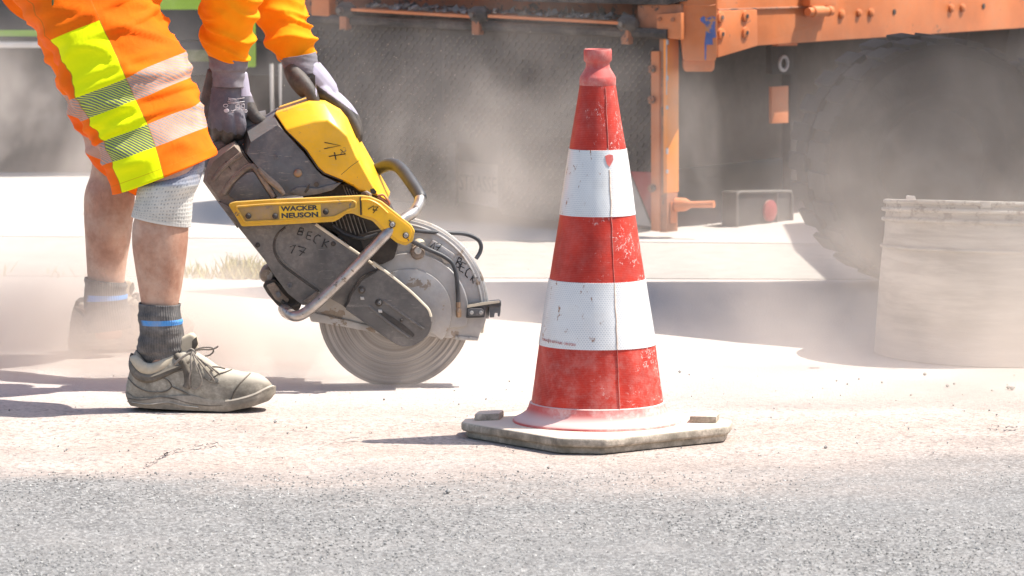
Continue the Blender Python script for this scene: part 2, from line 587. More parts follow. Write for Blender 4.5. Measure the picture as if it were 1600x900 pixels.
def cone_white():
    m, nt, b = newmat("retroreflective_white")
    g = G(nt)
    co = g.coord()
    x, y, h = g.sep(co)
    ang = g.math('ARCTAN2', x, g.math('MULTIPLY', y, -1.0))
    u = g.math('MULTIPLY', ang, .085)
    # honeycomb cells
    s = 1 / .0042
    su, sv = g.math('MULTIPLY', u, s), g.math('MULTIPLY', h, s / 1.732)
    def lat(a, b_):
        fu = g.math('ABSOLUTE', g.math('SUBTRACT', g.math('FRACT', g.math('ADD', su, a)), .5))
        fv = g.math('ABSOLUTE', g.math('SUBTRACT', g.math('FRACT', g.math('ADD', sv, b_)), .5))
        fv = g.math('MULTIPLY', fv, 1.732)
        return g.math('ADD', g.math('MULTIPLY', fu, fu), g.math('MULTIPLY', fv, fv))
    cell = g.math('MINIMUM', lat(0, 0), lat(.5, .5))
    hc = g.step(cell, .10, .19)
    uv = g.n("ShaderNodeCombineXYZ"); g.l(u, uv.inputs[0]); g.l(h, uv.inputs[1]); U = uv.outputs[0]
    vis = g.step(g.noise(U, 9, 3, .6), .35, .6, .45, 1)
    c = g.mix(g.math('MULTIPLY', g.math('SUBTRACT', 1.0, hc), vis), (.77, .755, .72), (.56, .56, .56))
    c = g.mix(g.step(g.noise(U, 16, 5, .65), .45, .8, 0, .35), c, (.55, .50, .43))
    # brown scuffs, mostly towards the left rim
    sp = g.step(g.noise(g.scale(U, (1.0, .55, 1)), 62, 5, .72), .61, .645)
    sp = g.math('MULTIPLY', sp, g.step(g.math('SUBTRACT', g.noise(U, 12, 3, .6), g.math('MULTIPLY', u, 2.1)), .40, .56))
    c = g.mix(sp, c, (.30, .15, .085))
    st = g.math('MULTIPLY', g.step(g.noise(g.scale(U, (1.0, .3, 1)), 30, 4, .7), .6, .75), g.step(u, -.02, -.10))
    c = g.mix(g.math('MULTIPLY', st, .55), c, (.62, .52, .40))
    g.l(c, b.inputs["Base Color"])
    b.inputs["Roughness"].default_value = .38
    b.inputs["Coat Weight"].default_value = .25
    p = g.bump(b, g.noise(U, 30, 4, .6), .22, .003)
    g.bump(b, hc, .12, .0006, p)
    return m
M_CRED, M_CWHITE = cone_red(), cone_white()
M_CCOL = mat("cone_collar", (.60, .075, .06), .6, var=.25, vs=20, dust=.42, ds=16, bump=.25, bs=120, dustcol=(.66, .42, .36))
M_CFLANGE = mat("cone_flange", (.62, .09, .075), .65, var=.2, vs=14, dust=.62, ds=8, bump=.2, dustcol=(.72, .55, .49))
M_RUBBER = mat("dusty_rubber", (.21, .18, .135), .85, var=.35, vs=20, dust=.65, ds=12, bump=.6, bs=80, bd=.003, dustcol=(.66, .555, .44))
M_SEAM = mat("cone_seam", (.66, .52, .42), .7, var=.3, dust=0, bump=.2)
M_SEAMR = mat("cone_seam_red", (.56, .07, .045), .5, var=.35, vs=60, dust=.3, bump=.2)
O = Vector((CX, YC, 0))

# half-widths in photo pixels by height in photo pixels
HW = [(133, 28.2), (232, 44.5), (334, 59.6), (434, 75), (536, 91), (640, 105.5)]
def hw(y):
    for (y0, a), (y1, b_) in zip(HW, HW[1:]):
        if y <= y1: return a + (b_ - a) * (y - y0) / (y1 - y0)
    return HW[-1][1]
def wob(mb, amp):
    for i, p in enumerate(mb.v):
        d = p - O; d.z = 0
        if d.length > 1e-4:
            mb.v[i] = p + d.normalized() * (noise.noise(p * 9) * amp + noise.noise(p * 30) * amp * .35)
    return mb
ys_ = [133 + (640 - 133) * i / 60 for i in range(61)]
prof = [(chw(hw(y)), cz(y)) for y in ys_]
body = wob(lathe(MB(), prof + [(chw(hw(640) - 4), cz(641)), (chw(24), cz(133))], O, 96), .0012)
build("cone_body", body, M_CRED, cone, sharp=60)
for t, b_ in ((232, 334), (435, 537)):
    yy = [t + (b_ - t) * i / 14 for i in range(15)]
    pr = [(chw(hw(t)) - .001, cz(t) + .0004)] + [(chw(hw(y)) + .0014, cz(y)) for y in yy] + [(chw(hw(b_)) - .001, cz(b_) - .0004)]
    pr = pr + [(pr[-1][0] - .001, pr[-1][1] + .001), (pr[0][0] - .001, pr[0][1] - .001), pr[0]]
    rb = build("reflective_band", wob(lathe(MB(), pr, O, 96), .0012), M_CWHITE, cone, sharp=50)
# collar, neck and open lip at the top
col = [(27.5, 135), (28.6, 132), (28.6, 122), (27.5, 119), (20, 107), (18.6, 104), (18.6, 98), (20.6, 96), (22, 94), (22, 79), (21, 76.5), (19, 76.5), (17.5, 79), (17, 100), (20, 112), (20, 133)]
build("collar", lathe(MB(), [(chw(a), cz(b_)) for a, b_ in col] + [(chw(27.5), cz(135))], O, 72), M_CCOL, cone, sharp=50)
fl = [(102, 632), (106.5, 634), (108, 640), (112, 648), (122, 655), (131, 659.5), (133, 662), (133, 664), (102, 664)]
ZB = .030
fp = []
for a, y in fl:
    fp.append((chw(a), ZB + (664 - y) * YC / FPX))
flo = build("flange", lathe(MB(), fp + [fp[0]], O, 96), M_CFLANGE, cone, sharp=50)
# raised lower edge of the red sleeve
yr = 631
lip = build("sleeve_edge", tube(MB(), [O + Vector((math.cos(a) * (chw(hw(yr)) + .001), math.sin(a) * (chw(hw(yr)) + .001), cz(yr) + .0015 * math.sin(5 * a))) for a in [2 * math.pi * i / 90 for i in range(91)]], .0011, 6), M_SEAMR, cone)
# glued seam down the front, right of the middle
def on_cone(px, py, lift=.0015):
    r = chw(hw(py)) + lift
    dx = (px - 933) * YC / FPX
    return O + Vector((dx, -math.sqrt(max(r * r - dx * dx, 0)), cz(py)))
def seam(y0, y1, m, rr):
    P = []
    for i in range(40):
        y = y0 + (y1 - y0) * i / 39
        x = 949.5 + (y - 240) * .0445
        P.append(on_cone(x + 1.2 * noise.noise(Vector((0, y * .05, 0))), y, .0012))
    return build("seam", tube(MB(), P, [rr * (1 + .5 * noise.noise(Vector((3, i * .7, 1)))) for i in range(40)], 6), m, cone)
seam(262, 333, M_SEAM, .0021); seam(334, 434, M_SEAMR, .0009); seam(436, 536, M_SEAM, .0019); seam(537, 628, M_SEAMR, .0009); seam(135, 231, M_SEAMR, .0007)
# torn patch where the red shows through the upper band
tp = [(944, 240), (950, 237.5), (956, 239), (957, 246), (954, 252), (951, 257), (947, 253), (945, 247)]
mbp = MB(); ptsf = [on_cone(x, y, .0032) for x, y in tp]; n_ = len(ptsf)
mbp.add(ptsf + [p + Vector((0, .004, 0)) for p in ptsf], [tuple(range(n_))] + [(i, i + n_, (i + 1) % n_ + n_, (i + 1) % n_) for i in range(n_)])
build("torn_patch", mbp, M_CFLANGE, cone, sharp=30)
# tiny printed line along the lower edge of the lower band
M_PRINT = mat("red_print", (.42, .05, .04), .6, dust=0, bump=0, var=.1)
tm = text_mb("ORALITE 00714 RA2 - DIN 7720 R", 1.0, (0, 0, 0), (1, 0, 0), (0, 0, 1))
wmax = max(p.x for p in tm.v)
mb2 = MB()
mb2.add([on_cone(846 + p.x / wmax * 52, 531.2 - p.z * 5.2 + (898 - (846 + p.x / wmax * 52)) * -.06, .0025) for p in tm.v], tm.f)
build("band_print", mb2, M_PRINT, cone, sharp=0)

# the rubber base: a square slab with its corners cut off
def base_poly(hd, cut, rot):
    pts = []
    for k in range(4):
        a = R(rot + 90 * k)
        c = Vector((math.cos(a), math.sin(a))) * hd
        t = Vector((-math.sin(a), math.cos(a)))
        e1 = (Vector((math.cos(a - math.pi / 2), math.sin(a - math.pi / 2))) * hd - c).normalized()
        e2 = (Vector((math.cos(a + math.pi / 2), math.sin(a + math.pi / 2))) * hd - c).normalized()
        pts += [tuple(c + e1 * cut), tuple(c + e2 * cut)]
    return pts
def slab(hd, cut, z0, z1, rot=-7, r=.012):
    poly = round_poly(base_poly(hd, cut, rot), r, 4)
    return prism(MB(), [O + Vector((x, y, z1)) for x, y in poly], Vector((0, 0, z0 - z1)))
def rough(o, amp, sc):
    for v in o.data.vertices: v.co += Vector((noise.noise(v.co * sc), noise.noise(v.co * sc + Vector((9, 0, 0))), noise.noise(v.co * sc + Vector((0, 7, 0))) * .4)) * amp
    return o
rough(build("base_rim", slab(.300, .062, .0125, .0300), M_RUBBER, cone, bevel=.0055, bseg=3), .0016, 28)
rough(build("base_skirt", slab(.288, .058, .0, .0130), M_RUBBER, cone, bevel=.003), .0014, 30)
for dx, dy, wd in ((764, 651, 20), (1101, 655, 21)):
    c = gp(dx, dy, .034)
    kb_ = MB(); box(kb_, c + Vector((0, 0, .002)), (wd * .00122, .006 if dx < 900 else -.004, 0), (.004, .026, 0), (0, 0, .0075))
    rough(build("stacking_knob", kb_, M_RUBBER, cone, bevel=.004), .001, 60)
cl = gp(921, 669, .031)
kb_ = MB(); lathe(kb_, [(.0, .011), (.004, .0105), (.0058, .007), (.0062, 0), (0, 0)], cl, 10)
rough(build("mud_clod", kb_, M_RUBBER, cone), .0035, 120)

# ================================================================ LOW DUSTY TUB
tb = gp(1600, 574)
TUBY = tb.y + .30
tub = empty("dusty_tub", (at(1582, 560, TUBY).x, TUBY, 0))
tag(tub, "round pale grey tub caked in dust with ribbed rim at the right edge", "tub")
def tub_mat():
    m, nt, b = newmat("dusty_tub_wall")
    g = G(nt)
    co = g.coord()
    h = g.sep(co)[2]
    c = g.mix(g.step(g.noise(g.scale(co, (1, 1, 9)), 6, 6, .68, .3), .35, .68), (.30, .27, .225), (.43, .40, .34))
    c = g.mix(g.step(g.noise(g.scale(co, (2, 2, 22)), 3.2, 5, .7), .58, .70, 0, .35), c, (.20, .175, .15))
    c = g.mix(g.math('MULTIPLY', g.step(g.noise(co, 34, 6, .75), .5, .62), g.step(h, .27, .33)), c, (.13, .09, .065))
    c = g.mix(g.step(h, .16, .0, 0, .55), c, (.55, .50, .45))
    g.l(c, b.inputs["Base Color"]); b.inputs["Roughness"].default_value = .8
    p = g.bump(b, g.noise(g.scale(co, (1, 1, 8)), 26, 5, .65), .5, .003)
    return m
M_TUB = tub_mat()
TO = ORG[tub.name]
hz = at(1580, 313, TUBY - .27).z
wl = lathe(MB(), [(.303, 0), (.301, .004), (.297, .08), (.292, .16), (.285, hz * .70), (.2815, hz * .78), (.280, hz - .045), (.277, hz - .004), (.272, hz - .006)], TO, 96)
build("tub_wall", wl, M_TUB, tub, sharp=50)
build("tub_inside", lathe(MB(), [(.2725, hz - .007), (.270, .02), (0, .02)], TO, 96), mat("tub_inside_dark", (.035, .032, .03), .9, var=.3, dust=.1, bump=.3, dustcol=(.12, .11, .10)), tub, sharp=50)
for z, r, t in ((hz - .002, .279, .0055), (hz - .020, .2835, .005), (hz - .043, .2835, .005), (hz * .70, .2865, .004)):
    build("hoop", tube(MB(), [TO + Vector((math.cos(a) * r, math.sin(a) * r, z)) for a in [2 * math.pi * i / 96 for i in range(97)]], t, 8), M_TUB, tub)
def lump(name, px, py, sx, sz, root, m, r):
    p = at(px, py, TUBY - .265)
    mb = MB(); box(mb, p, (sx, 0, 0), (0, .012, 0), (0, 0, sz))
    rough(build(name, mb, m, root, bevel=.003), .003, 90)
M_SPILL = mat("pale_spill", (.55, .50, .45), .9, var=.2, dust=0, bump=.4)
lump("mortar_lump", 1423, 308, .010, .005, tub, M_SPILL, 0)
for px in (1540,):
    p = at(px, 317, TUBY - .288)
    mb = MB(); box(mb, p, (.011, 0, 0), (0, .004, 0), (0, 0, .007)); build("rim_clip", mb, M_TUB, tub, bevel=.002)

# the tub is bent out of round: its rim dips to the back and the right (flatten the rim as seen)
for o in [tub] + list(tub.children):
    if o.type != 'MESH': continue
    for v in o.data.vertices:
        k = max(0, min(1.1, v.co.z / hz))
        v.co.z -= k * ((v.co.y + .28) * .082 + (v.co.x + .28) * .022)
# ================================================================ CUT-OFF SAW
YB = gp(617, 600).y
saw = empty("cutoff_saw", (at(617, 600, YB).x, YB, 0))
tag(saw, "yellow and grey petrol cut-off saw with its blade cutting into the road", "cut-off saw")
SO = ORG[saw.name]
def P(poly, d0, d1, r=0): return pprism(poly, YB + d0, YB + d1, r)
def at_(px, py, d): return at(px, py, YB + d)
PX = YB / FPX
M_PLA = mat("grey_plastic", (.095, .102, .112), .38, var=.4, vs=14, dust=.17, ds=10, bump=.3, bs=150, scratch=.5, dustcol=(.40, .345, .29))
M_PLA2 = mat("tan_dusty_plastic", (.13, .102, .08), .7, var=.35, vs=11, dust=.72, ds=8, bump=.3, bs=150, scratch=.3, dustcol=(.42, .335, .26))
M_BELT = mat("belt_cover_grey", (.10, .092, .083), .55, var=.25, vs=12, dust=.3, ds=8, bump=.25, bs=160, scratch=.4, dustcol=(.34, .30, .26))
M_BLACK = mat("black_rubber", (.035, .036, .04), .5, var=.35, vs=30, dust=.07, ds=20, bump=.3, dustcol=(.25, .23, .21))
M_BLK = mat("engine_black", (.028, .025, .022), .7, var=.4, dust=.14, bump=.4, dustcol=(.30, .24, .19))
M_YEL = mat("saw_yellow", (.86, .47, .005), .38, var=.15, vs=10, dust=.10, ds=13, bump=.2, bs=60, chips=(.26, .16, .06), chip_amt=.65, chip_s=34, scratch=.25, dustcol=(.55, .40, .2))
M_YELW = mat("worn_yellow", (.78, .44, .015), .5, var=.25, vs=9, dust=.34, ds=9, bump=.25, bs=70, chips=(.10, .085, .07), chip_amt=.63, chip_s=24, scratch=.4, dustcol=(.42, .29, .14))
M_YELT = mat("dirty_strip", (.45, .29, .07), .6, var=.3, vs=9, dust=.75, ds=11, bump=.25, bs=70, chips=(.20, .16, .12), chip_amt=.64, chip_s=30, dustcol=(.38, .27, .16))
M_ALU = mat("cast_aluminium", (.42, .41, .40), .4, metal=.4, var=.32, vs=9, dust=.42, ds=8, bump=.5, bs=50, bd=.002, chips=(.22, .165, .12), chip_amt=.575, chip_s=16, dustcol=(.48, .42, .35))
M_TUBE = mat("worn_steel_tube", (.46, .43, .40), .3, metal=.8, var=.35, vs=30, dust=.2, ds=22, bump=.2, chips=(.16, .13, .11), chip_amt=.6, chip_s=55)
M_FIN = mat("sooty_fin", (.22, .20, .18), .5, metal=.4, var=.5, vs=60, dust=.2, dustcol=(.3, .24, .19))
M_STEEL = mat("bolt_steel", (.45, .44, .42), .4, metal=.7, var=.3, dust=.25)
M_BRASS = mat("brass_fitting", (.28, .19, .125), .4, metal=.6, var=.3, dust=.2, dustcol=(.35, .27, .2))
M_COPPER = mat("rust_orange", (.50, .14, .05), .5, var=.4, dust=.2)
M_INK = mat("black_ink", (.02, .018, .018), .7, var=.1, dust=0, bump=0)
M_INKF = mat("faded_ink", (.035, .032, .03), .8, var=.1, dust=0, bump=0)
M_LABEL = mat("yellow_label", (.82, .50, .015), .45, var=.08, dust=.1, bump=.05, chips=(.45, .30, .06), chip_amt=.66)
M_CREAM = mat("pale_edge", (.62, .54, .40), .6, var=.2, dust=.2)

def strokes(name, lines, d, m, r=.85, parent=None):
    """Hand-drawn letters: each stroke a thin flat ribbon lying on the surface, all joined into one mark."""
    mb = MB()
    for ln in lines:
        pts = [at_(x, y, d) for x, y in ln]
        if len(pts) == 1: pts = pts + [pts[0] + Vector((.001, 0, .001))]
        tube(mb, pts, [r * PX * random.uniform(.75, 1.15) for _ in pts], 5)
    return build(name, mb, m, parent or saw, sharp=0)

def screw(px, py, d, rpx, m=None, name="screw", sock=True, parent=None):
    c = at_(px, py, d); r = rpx * PX
    mb = lathe(MB(), [(r, .003), (r, -.001), (r * .9, -.0022), (r * .5, -.0026), (r * .45, -.0005), (0, -.0005)] if sock else [(r, .003), (r, -.001), (r * .85, -.003), (r * .45, -.0045), (0, -.005)], c, 14, 'Y')
    return build(name, mb, m or M_STEEL, parent or saw)

# --- blade: rim with pressed rings, hub
BC = at(617, 486, YB); BR = 120.5 * PX
def blade_mat():
    m, nt, b = newmat("blade_steel")
    g = G(nt)
    co = g.coord(); x, y, z = g.sep(co)
    zz = g.math('SUBTRACT', z, BC.z - SO.z); xx = g.math('SUBTRACT', x, BC.x - SO.x)
    rr = g.math('SQRT', g.math('ADD', g.math('MULTIPLY', xx, xx), g.math('MULTIPLY', zz, zz)))
    n1 = g.noise(g.scale(g.n("ShaderNodeCombineXYZ").outputs[0], (1, 1, 1)), 1) if False else None
    cmb = g.n("ShaderNodeCombineXYZ"); g.l(rr, cmb.inputs[0])
    t = g.noise(cmb.outputs[0], 130, 5, .7)
    c = g.mix(g.step(t, .35, .65), (.20, .175, .155), (.46, .42, .38))
    g.l(c, b.inputs["Base Color"]); b.inputs["Metallic"].default_value = .45; b.inputs["Roughness"].default_value = .45
    g.bump(b, t, .2, .001)
    return m
pr = [(0.012, -.0016)]
for i in range(60):
    f = .35 + .65 * i / 59
    pr.append((BR * f, -.0016 - (.0011 * max(0, math.sin((f - .62) * 2 * math.pi / .062)) if .62 < f < .99 else 0)))
pr += [(BR, .0016), (.012, .0016), (.012, -.0016)]
build("blade", lathe(MB(), pr, BC, 120, 'Y'), blade_mat(), saw, sharp=60)

# --- blade guard: cast half disc with raised rim, inner boss and lower flange
GC = (617, 485); GR = 145
def arc(c, r, a0, a1, n): return [(c[0] + r * math.cos(R(a0 + (a1 - a0) * i / n)), c[1] - r * math.sin(R(a0 + (a1 - a0) * i / n))) for i in range(n + 1)]
go = [(484, 497)] + arc(GC, 143, 175, -6, 60) + [(757, 508), (750, 521), (747, 532), (668, 526), (640, 522), (595, 519.5), (540, 508), (486, 503)]
guard = build("blade_guard", P(go, -.030, .030), M_ALU, saw, bevel=.004)
build("guard_rim", tube(MB(), [at_(x, y, -.022) for x, y in arc(GC, 144, 150, -5, 60)], .0045, 8), M_ALU, guard)
build("guard_rib", tube(MB(), [at_(x, y, -.0295) for x, y in arc(GC, 136, 140, -4, 50)], .003, 8), M_ALU, guard)
bo = arc((640, 487), 92, 118, -14, 40) + [(720, 512), (640, 516), (560, 480)]
build("guard_boss", P(bo, -.038, -.026, 3), M_ALU, guard, bevel=.006, bseg=3)
bi = arc((638, 488), 68, 140, -40, 40)
build("guard_dish", P(bi + [(640, 500)], -.0425, -.034), M_ALU, guard, bevel=.003)
for poly in ([(668, 384), (676, 374), (712, 398), (704, 412), (692, 412), (690, 405)], [(604, 378), (618, 380), (621, 412), (610, 420), (598, 400)], [(700, 470), (706, 440), (712, 440), (708, 476)]):
    build("guard_web", P(poly, -.036, -.026, 4), M_ALU, guard, bevel=.004)
build("lower_flange", P([(484, 495), (490, 489), (540, 500), (600, 514), (596, 522), (540, 511), (487, 502)], -.036, -.02, 2), M_ALU, guard, bevel=.002)
build("skirt_plate", P([(711, 524), (748, 528), (746.5, 532.5), (712, 531)], -.034, -.028), M_ALU, guard, bevel=.001)
build("skirt_seam", tube(MB(), [at_(x, y, -.0305) for x, y in ((672, 502), (700, 499), (730, 495), (752, 493))], .0014, 6), M_PLA2, guard)
for x, y in ((716.5, 527.5), (734, 528.5)): screw(x, y, -.0345, 2.6, parent=guard)
for x, y, l in ((689, 517, 3), (692, 519, 3), (696, 518, 2)):
    build("wear_mark", tube(MB(), [at_(x, y - 1, -.0305), at_(x + .6, y + l, -.0305)], .0009, 5), M_BLK, guard)
# rear end of the guard, the torn strip at the right
build("guard_tail", P([(752, 493), (757, 492), (758, 500), (755, 520), (751, 521)], -.026, .02, 1), M_CREAM, guard, bevel=.001)

# --- bracket at the guard's front end
bk = build("bracket", P([(730, 478), (736, 474), (758, 472.5), (780, 470.5), (783, 473), (783, 478.5), (760, 479), (757, 496), (728, 497)], -.048, -.012, 1.5), M_BLACK, saw, bevel=.0012)
build("bracket_top", P([(730, 477), (758, 472), (780, 470), (781, 473), (757, 476.5), (730, 481)], -.052, -.0485, 1), M_CREAM, bk)
build("bracket_plate", P([(731, 484), (735, 482), (752, 482), (756, 485), (756, 491), (752, 493.5), (735, 494), (731, 491)], -.055, -.047, 1.5), M_PLA, bk, bevel=.001)
for x in (737, 751.5): screw(x, 488.5, -.0555, 3, parent=bk)
build("hook", P([(764, 479), (782.5, 478), (782, 488), (780.5, 495), (777.5, 494), (777.5, 489), (773, 489), (772, 496), (765, 496)], -.042, -.02, 1), M_PLA, bk, bevel=.001)

# --- engine: black block with cooling fins seen between the covers
build("engine_block", P([(470, 300), (560, 283), (597, 305), (614, 345), (606, 372), (588, 402), (560, 396), (520, 360), (492, 348)], -.045, .14, 4), M_BLK, saw, bevel=.004)
for i in range(9):
    x0, y0 = 507 + i * 7.2, 338 + i * 3.4
    fm = MB(); a, b_ = at_(x0 + 2, y0 - 22, -.049), at_(x0 + 13, y0 + 12, -.049)
    box(fm, (a + b_) / 2, (b_ - a) / 2, (0, .004, 0), Vector(((b_ - a).z, 0, -(b_ - a).x)).normalized() * .0007)
    build("cooling_fin", fm, M_FIN, saw)
for i in range(5):
    x0, y0 = 536 + i * 5.2, 290 + i * 2.6
    fm = MB(); a, b_ = at_(x0, y0, -.049), at_(x0 + 9, y0 + 22, -.049)
    box(fm, (a + b_) / 2, (b_ - a) / 2, (0, .004, 0), Vector(((b_ - a).z, 0, -(b_ - a).x)).normalized() * .001)
    build("cooling_fin", fm, M_FIN, saw)
build("muffler", P([(560, 366), (600, 358), (622, 382), (616, 404), (596, 414), (572, 402)], -.055, .08, 4), M_BLK, saw, bevel=.004)
build("spark_lead", tube(MB(), [at_(x, y, -.055) for x, y in cr([(520, 352), (540, 366), (566, 372), (590, 366)], 6)], .004, 8), M_BLACK, saw)

# --- grey engine cover with its big bolt
oc = [(427, 178), (410, 189), (385, 201), (379, 236), (386, 244), (415, 279), (430, 311.5), (471, 307.5), (500, 303), (535, 284.5), (505.6, 272), (496, 263.5), (476, 235)]
ic = [(434, 195), (412, 209), (392, 222), (386, 240), (392, 248), (418, 280), (433, 308), (470, 304), (498, 299), (526, 285), (503, 274), (494, 265), (474, 238)]
cov = build("engine_cover", inset_prism(oc, ic, YB - .035, YB - .078, YB + .165), M_PLA, saw, sharp=30)
screw(432.5, 244.5, -.0785, 4.2, M_PLA, parent=cov)
screw(465.5, 270.5, -.0785, 6.8, M_BRASS, "cover_bolt", False, parent=cov)
build("cover_ridge", tube(MB(), [at_(x, y, -.077) for x, y in cr([(404, 263), (420, 280), (434, 292), (444, 304)], 5)], [.004 + .003 * math.sin(math.pi * i / 15) for i in range(16)], 8), M_PLA2, cov)
build("cover_arch", P([(452, 300), (466, 292), (494, 295), (520, 288), (534, 285), (520, 297), (498, 303), (470, 307)], -.084, -.07, 3), M_PLA, cov, bevel=.003)
for poly in ([(475, 300), (481, 290), (484, 287), (483, 296), (478, 302)], arc((494.5, 288.2), 4, 0, 330, 10)):
    build("cover_opening", P(poly, -.0850, -.0835), M_BLK, cov)

# --- rear housing behind it, tan with dust: air filter cover and handle moulding
hp = [(317, 283), (320, 268), (328, 247), (345, 233), (366, 221), (380, 236), (393, 252), (415, 279), (430, 312), (376, 320), (371, 357), (342, 318)]
hi = [(322, 282), (325, 270), (333, 253), (349, 240), (366, 228), (377, 240), (390, 255), (411, 281), (425, 310), (372, 318), (368, 350), (346, 316)]
hou = build("rear_housing", inset_prism(hp, hi, YB - .05, YB - .072, YB + .15), M_PLA2, saw, sharp=30)
build("housing_ridge", tube(MB(), [at_(x, y, -.072) for x, y in cr([(349, 303), (362, 284), (383, 264), (395, 260), (402, 268), (418, 292), (428, 308)], 6)], .0065, 8), M_PLA2, hou)
build("housing_panel", P([(356, 305), (368, 286), (386, 270), (396, 268), (410, 290), (424, 312), (376, 317)], -.0775, -.07, 4), M_PLA, hou, bevel=.002)
build("housing_rail", tube(MB(), [at_(x, y, -.071) for x, y in cr([(334, 281), (345, 266), (362, 252), (378, 240)], 6)], .0055, 8), M_PLA2, hou)
strokes("pen_mark", [[(352.5, 252), (357, 260), (361, 265)]], -.0735, M_INKF, .7, hou)

# --- rear handle: a loop from the top of the cover down to the tail
hl = [(331, 262, -.005), (336, 240, -.005), (350, 222, -.005), (366, 208, -.004), (384, 197, -.002), (402, 196, -.002), (414, 196, 0)]
build("rear_handle", tube(MB(), cr([tuple(at_(*p)) for p in hl], 6), [.018] * 12 + [.0175 + .0006 * i for i in range(25)], 16), M_PLA, saw)
build("throttle_trigger", P([(352, 236), (366, 225), (380, 216), (384, 221), (372, 232), (358, 244)], -.016, .006, 2), M_BLACK, saw, bevel=.002)

# --- side cover (belt guard, rear part)
sp_ = [(340, 315), (371, 330), (430, 340), (493.5, 351), (567, 402), (590, 422), (566, 436), (550, 458), (538, 479), (498, 456), (482, 475), (473, 477), (450, 459), (427, 428), (414, 407)]
sc_ = build("side_cover", P(sp_, -.083, .02, 2), M_BELT, saw, bevel=.004)
build("side_cover_lip", tube(MB(), [at_(x, y, -.082) for x, y in ((493, 350.5), (530, 376), (567, 401.5), (583, 413))], .0032, 8), M_CREAM, sc_)
# arched recess line
ar = cr([(446, 355), (434, 366), (428, 382), (431, 398), (441, 413), (460, 428), (482, 444), (498, 455)], 6)
build("cover_groove", tube(MB(), [at_(x, y, -.0825) for x, y in ar], .0028, 6), M_BLK, sc_)
build("cover_bead", tube(MB(), [at_(x + 3.5, y - 2.5, -.083) for x, y in ar], .0018, 6), M_BELT, sc_)
for x, y in ((402.5, 383), (521, 381)): screw(x, y, -.0835, 4, M_BLK, "blind_hole", False, parent=sc_)
screw(452.5, 446, -.0835, 4, M_PLA, parent=sc_)
build("cover_foot", P([(474, 470), (494, 456), (499, 459), (484, 475)], -.087, -.08, 1), M_PLA2, sc_, bevel=.001)
# hand lettering BECK / 17
strokes("hand_lettering", [[(468.5, 356), (464.5, 366)], [(468.5, 356), (474, 357), (474, 361), (467, 361.5)], [(467, 361.5), (473, 363), (472, 367.5), (464.5, 366.5)]], -.0838, M_INKF, .8, sc_)
strokes("hand_lettering", [[(488, 363), (481.5, 362), (478, 373), (485.5, 375)], [(480, 367.5), (486, 369)]], -.0838, M_INKF, .8, sc_)
strokes("hand_lettering", [[(501, 369.5), (497, 367), (492, 370), (490, 377), (493.5, 381)]], -.0838, M_INKF, .8, sc_)
strokes("hand_lettering", [[(508, 373), (503, 386)], [(514.5, 377), (506, 379.5), (511, 387)]], -.0838, M_INKF, .8, sc_)
strokes("hand_lettering", [[(453, 386), (462, 382.5), (455, 396)]], -.0838, M_INKF, .8, sc_)
strokes("hand_lettering", [[(466, 385), (478, 388), (468, 400)], [(468, 391.5), (476, 395)]], -.0838, M_INKF, .8, sc_)

# --- belt arm cover (front part, rounded end) with recesses and screws
ap = [(590.5, 423), (596, 422)] + cr([(600, 424), (632, 449), (655, 470), (668, 483), (674, 502), (670, 519), (656, 534), (637, 541), (620, 537)], 4) + [(580, 510), (539, 481), (550, 460), (567, 437)]
arm = build("arm_cover", P(ap, -.097, -.034, 1.5), M_BELT, saw, bevel=.005, bseg=3)
build("arm_lip", tube(MB(), [at_(x, y, -.094) for x, y in cr([(582, 410), (604, 426), (640, 455), (660, 474), (669, 484), (673, 495)], 5)], .0035, 8), M_CREAM, arm)
build("arm_rim", tube(MB(), [at_(x, y, -.0955) for x, y in cr([(674, 502), (669, 520), (655, 534), (637, 540.5), (619, 536), (580, 509.5), (541, 482)], 5)], .0022, 8), M_BELT, arm)
gap = cr([(588, 424), (574, 431), (563, 439), (554, 452), (548, 462), (545, 472), (539, 480)], 5)
build("cover_gap", tube(MB(), [at_(x, y, -.093) for x, y in gap], .0045, 8), M_BLK, arm)
for x, y in ((565, 453), (592, 473)):
    screw(x, y, -.098, 6, M_BLK, "screw_recess", False, parent=arm)
    screw(x + .5, y + .8, -.103, 2.6, M_PLA, parent=arm)
build("slot", P([(591, 486), (596, 484.5), (632, 508), (648, 523), (645, 527), (628, 515), (600, 497)], -.0985, -.096, 2), M_BLK, arm)
build("slot_rib", tube(MB(), [at_(x, y, -.0975) for x, y in ((600, 470), (630, 492), (662, 514))], .0028, 8), M_BELT, arm)
build("slot_rib", tube(MB(), [at_(x, y, -.0975) for x, y in ((576, 478), (606, 503), (640, 528))], .0028, 8), M_BELT, arm)
screw(627.5, 500, -.098, 2.6, M_BLK, "pin_hole", False, parent=arm)
for x, y in ((566, 466), (594, 486)):
    build("nut", P([(x - 3.5, y - 2.5), (x + 2.5, y - 2), (x + 3.5, y + 2.5), (x - 2.5, y + 2.5)], -.0995, -.096), M_STEEL, arm, bevel=.0008)

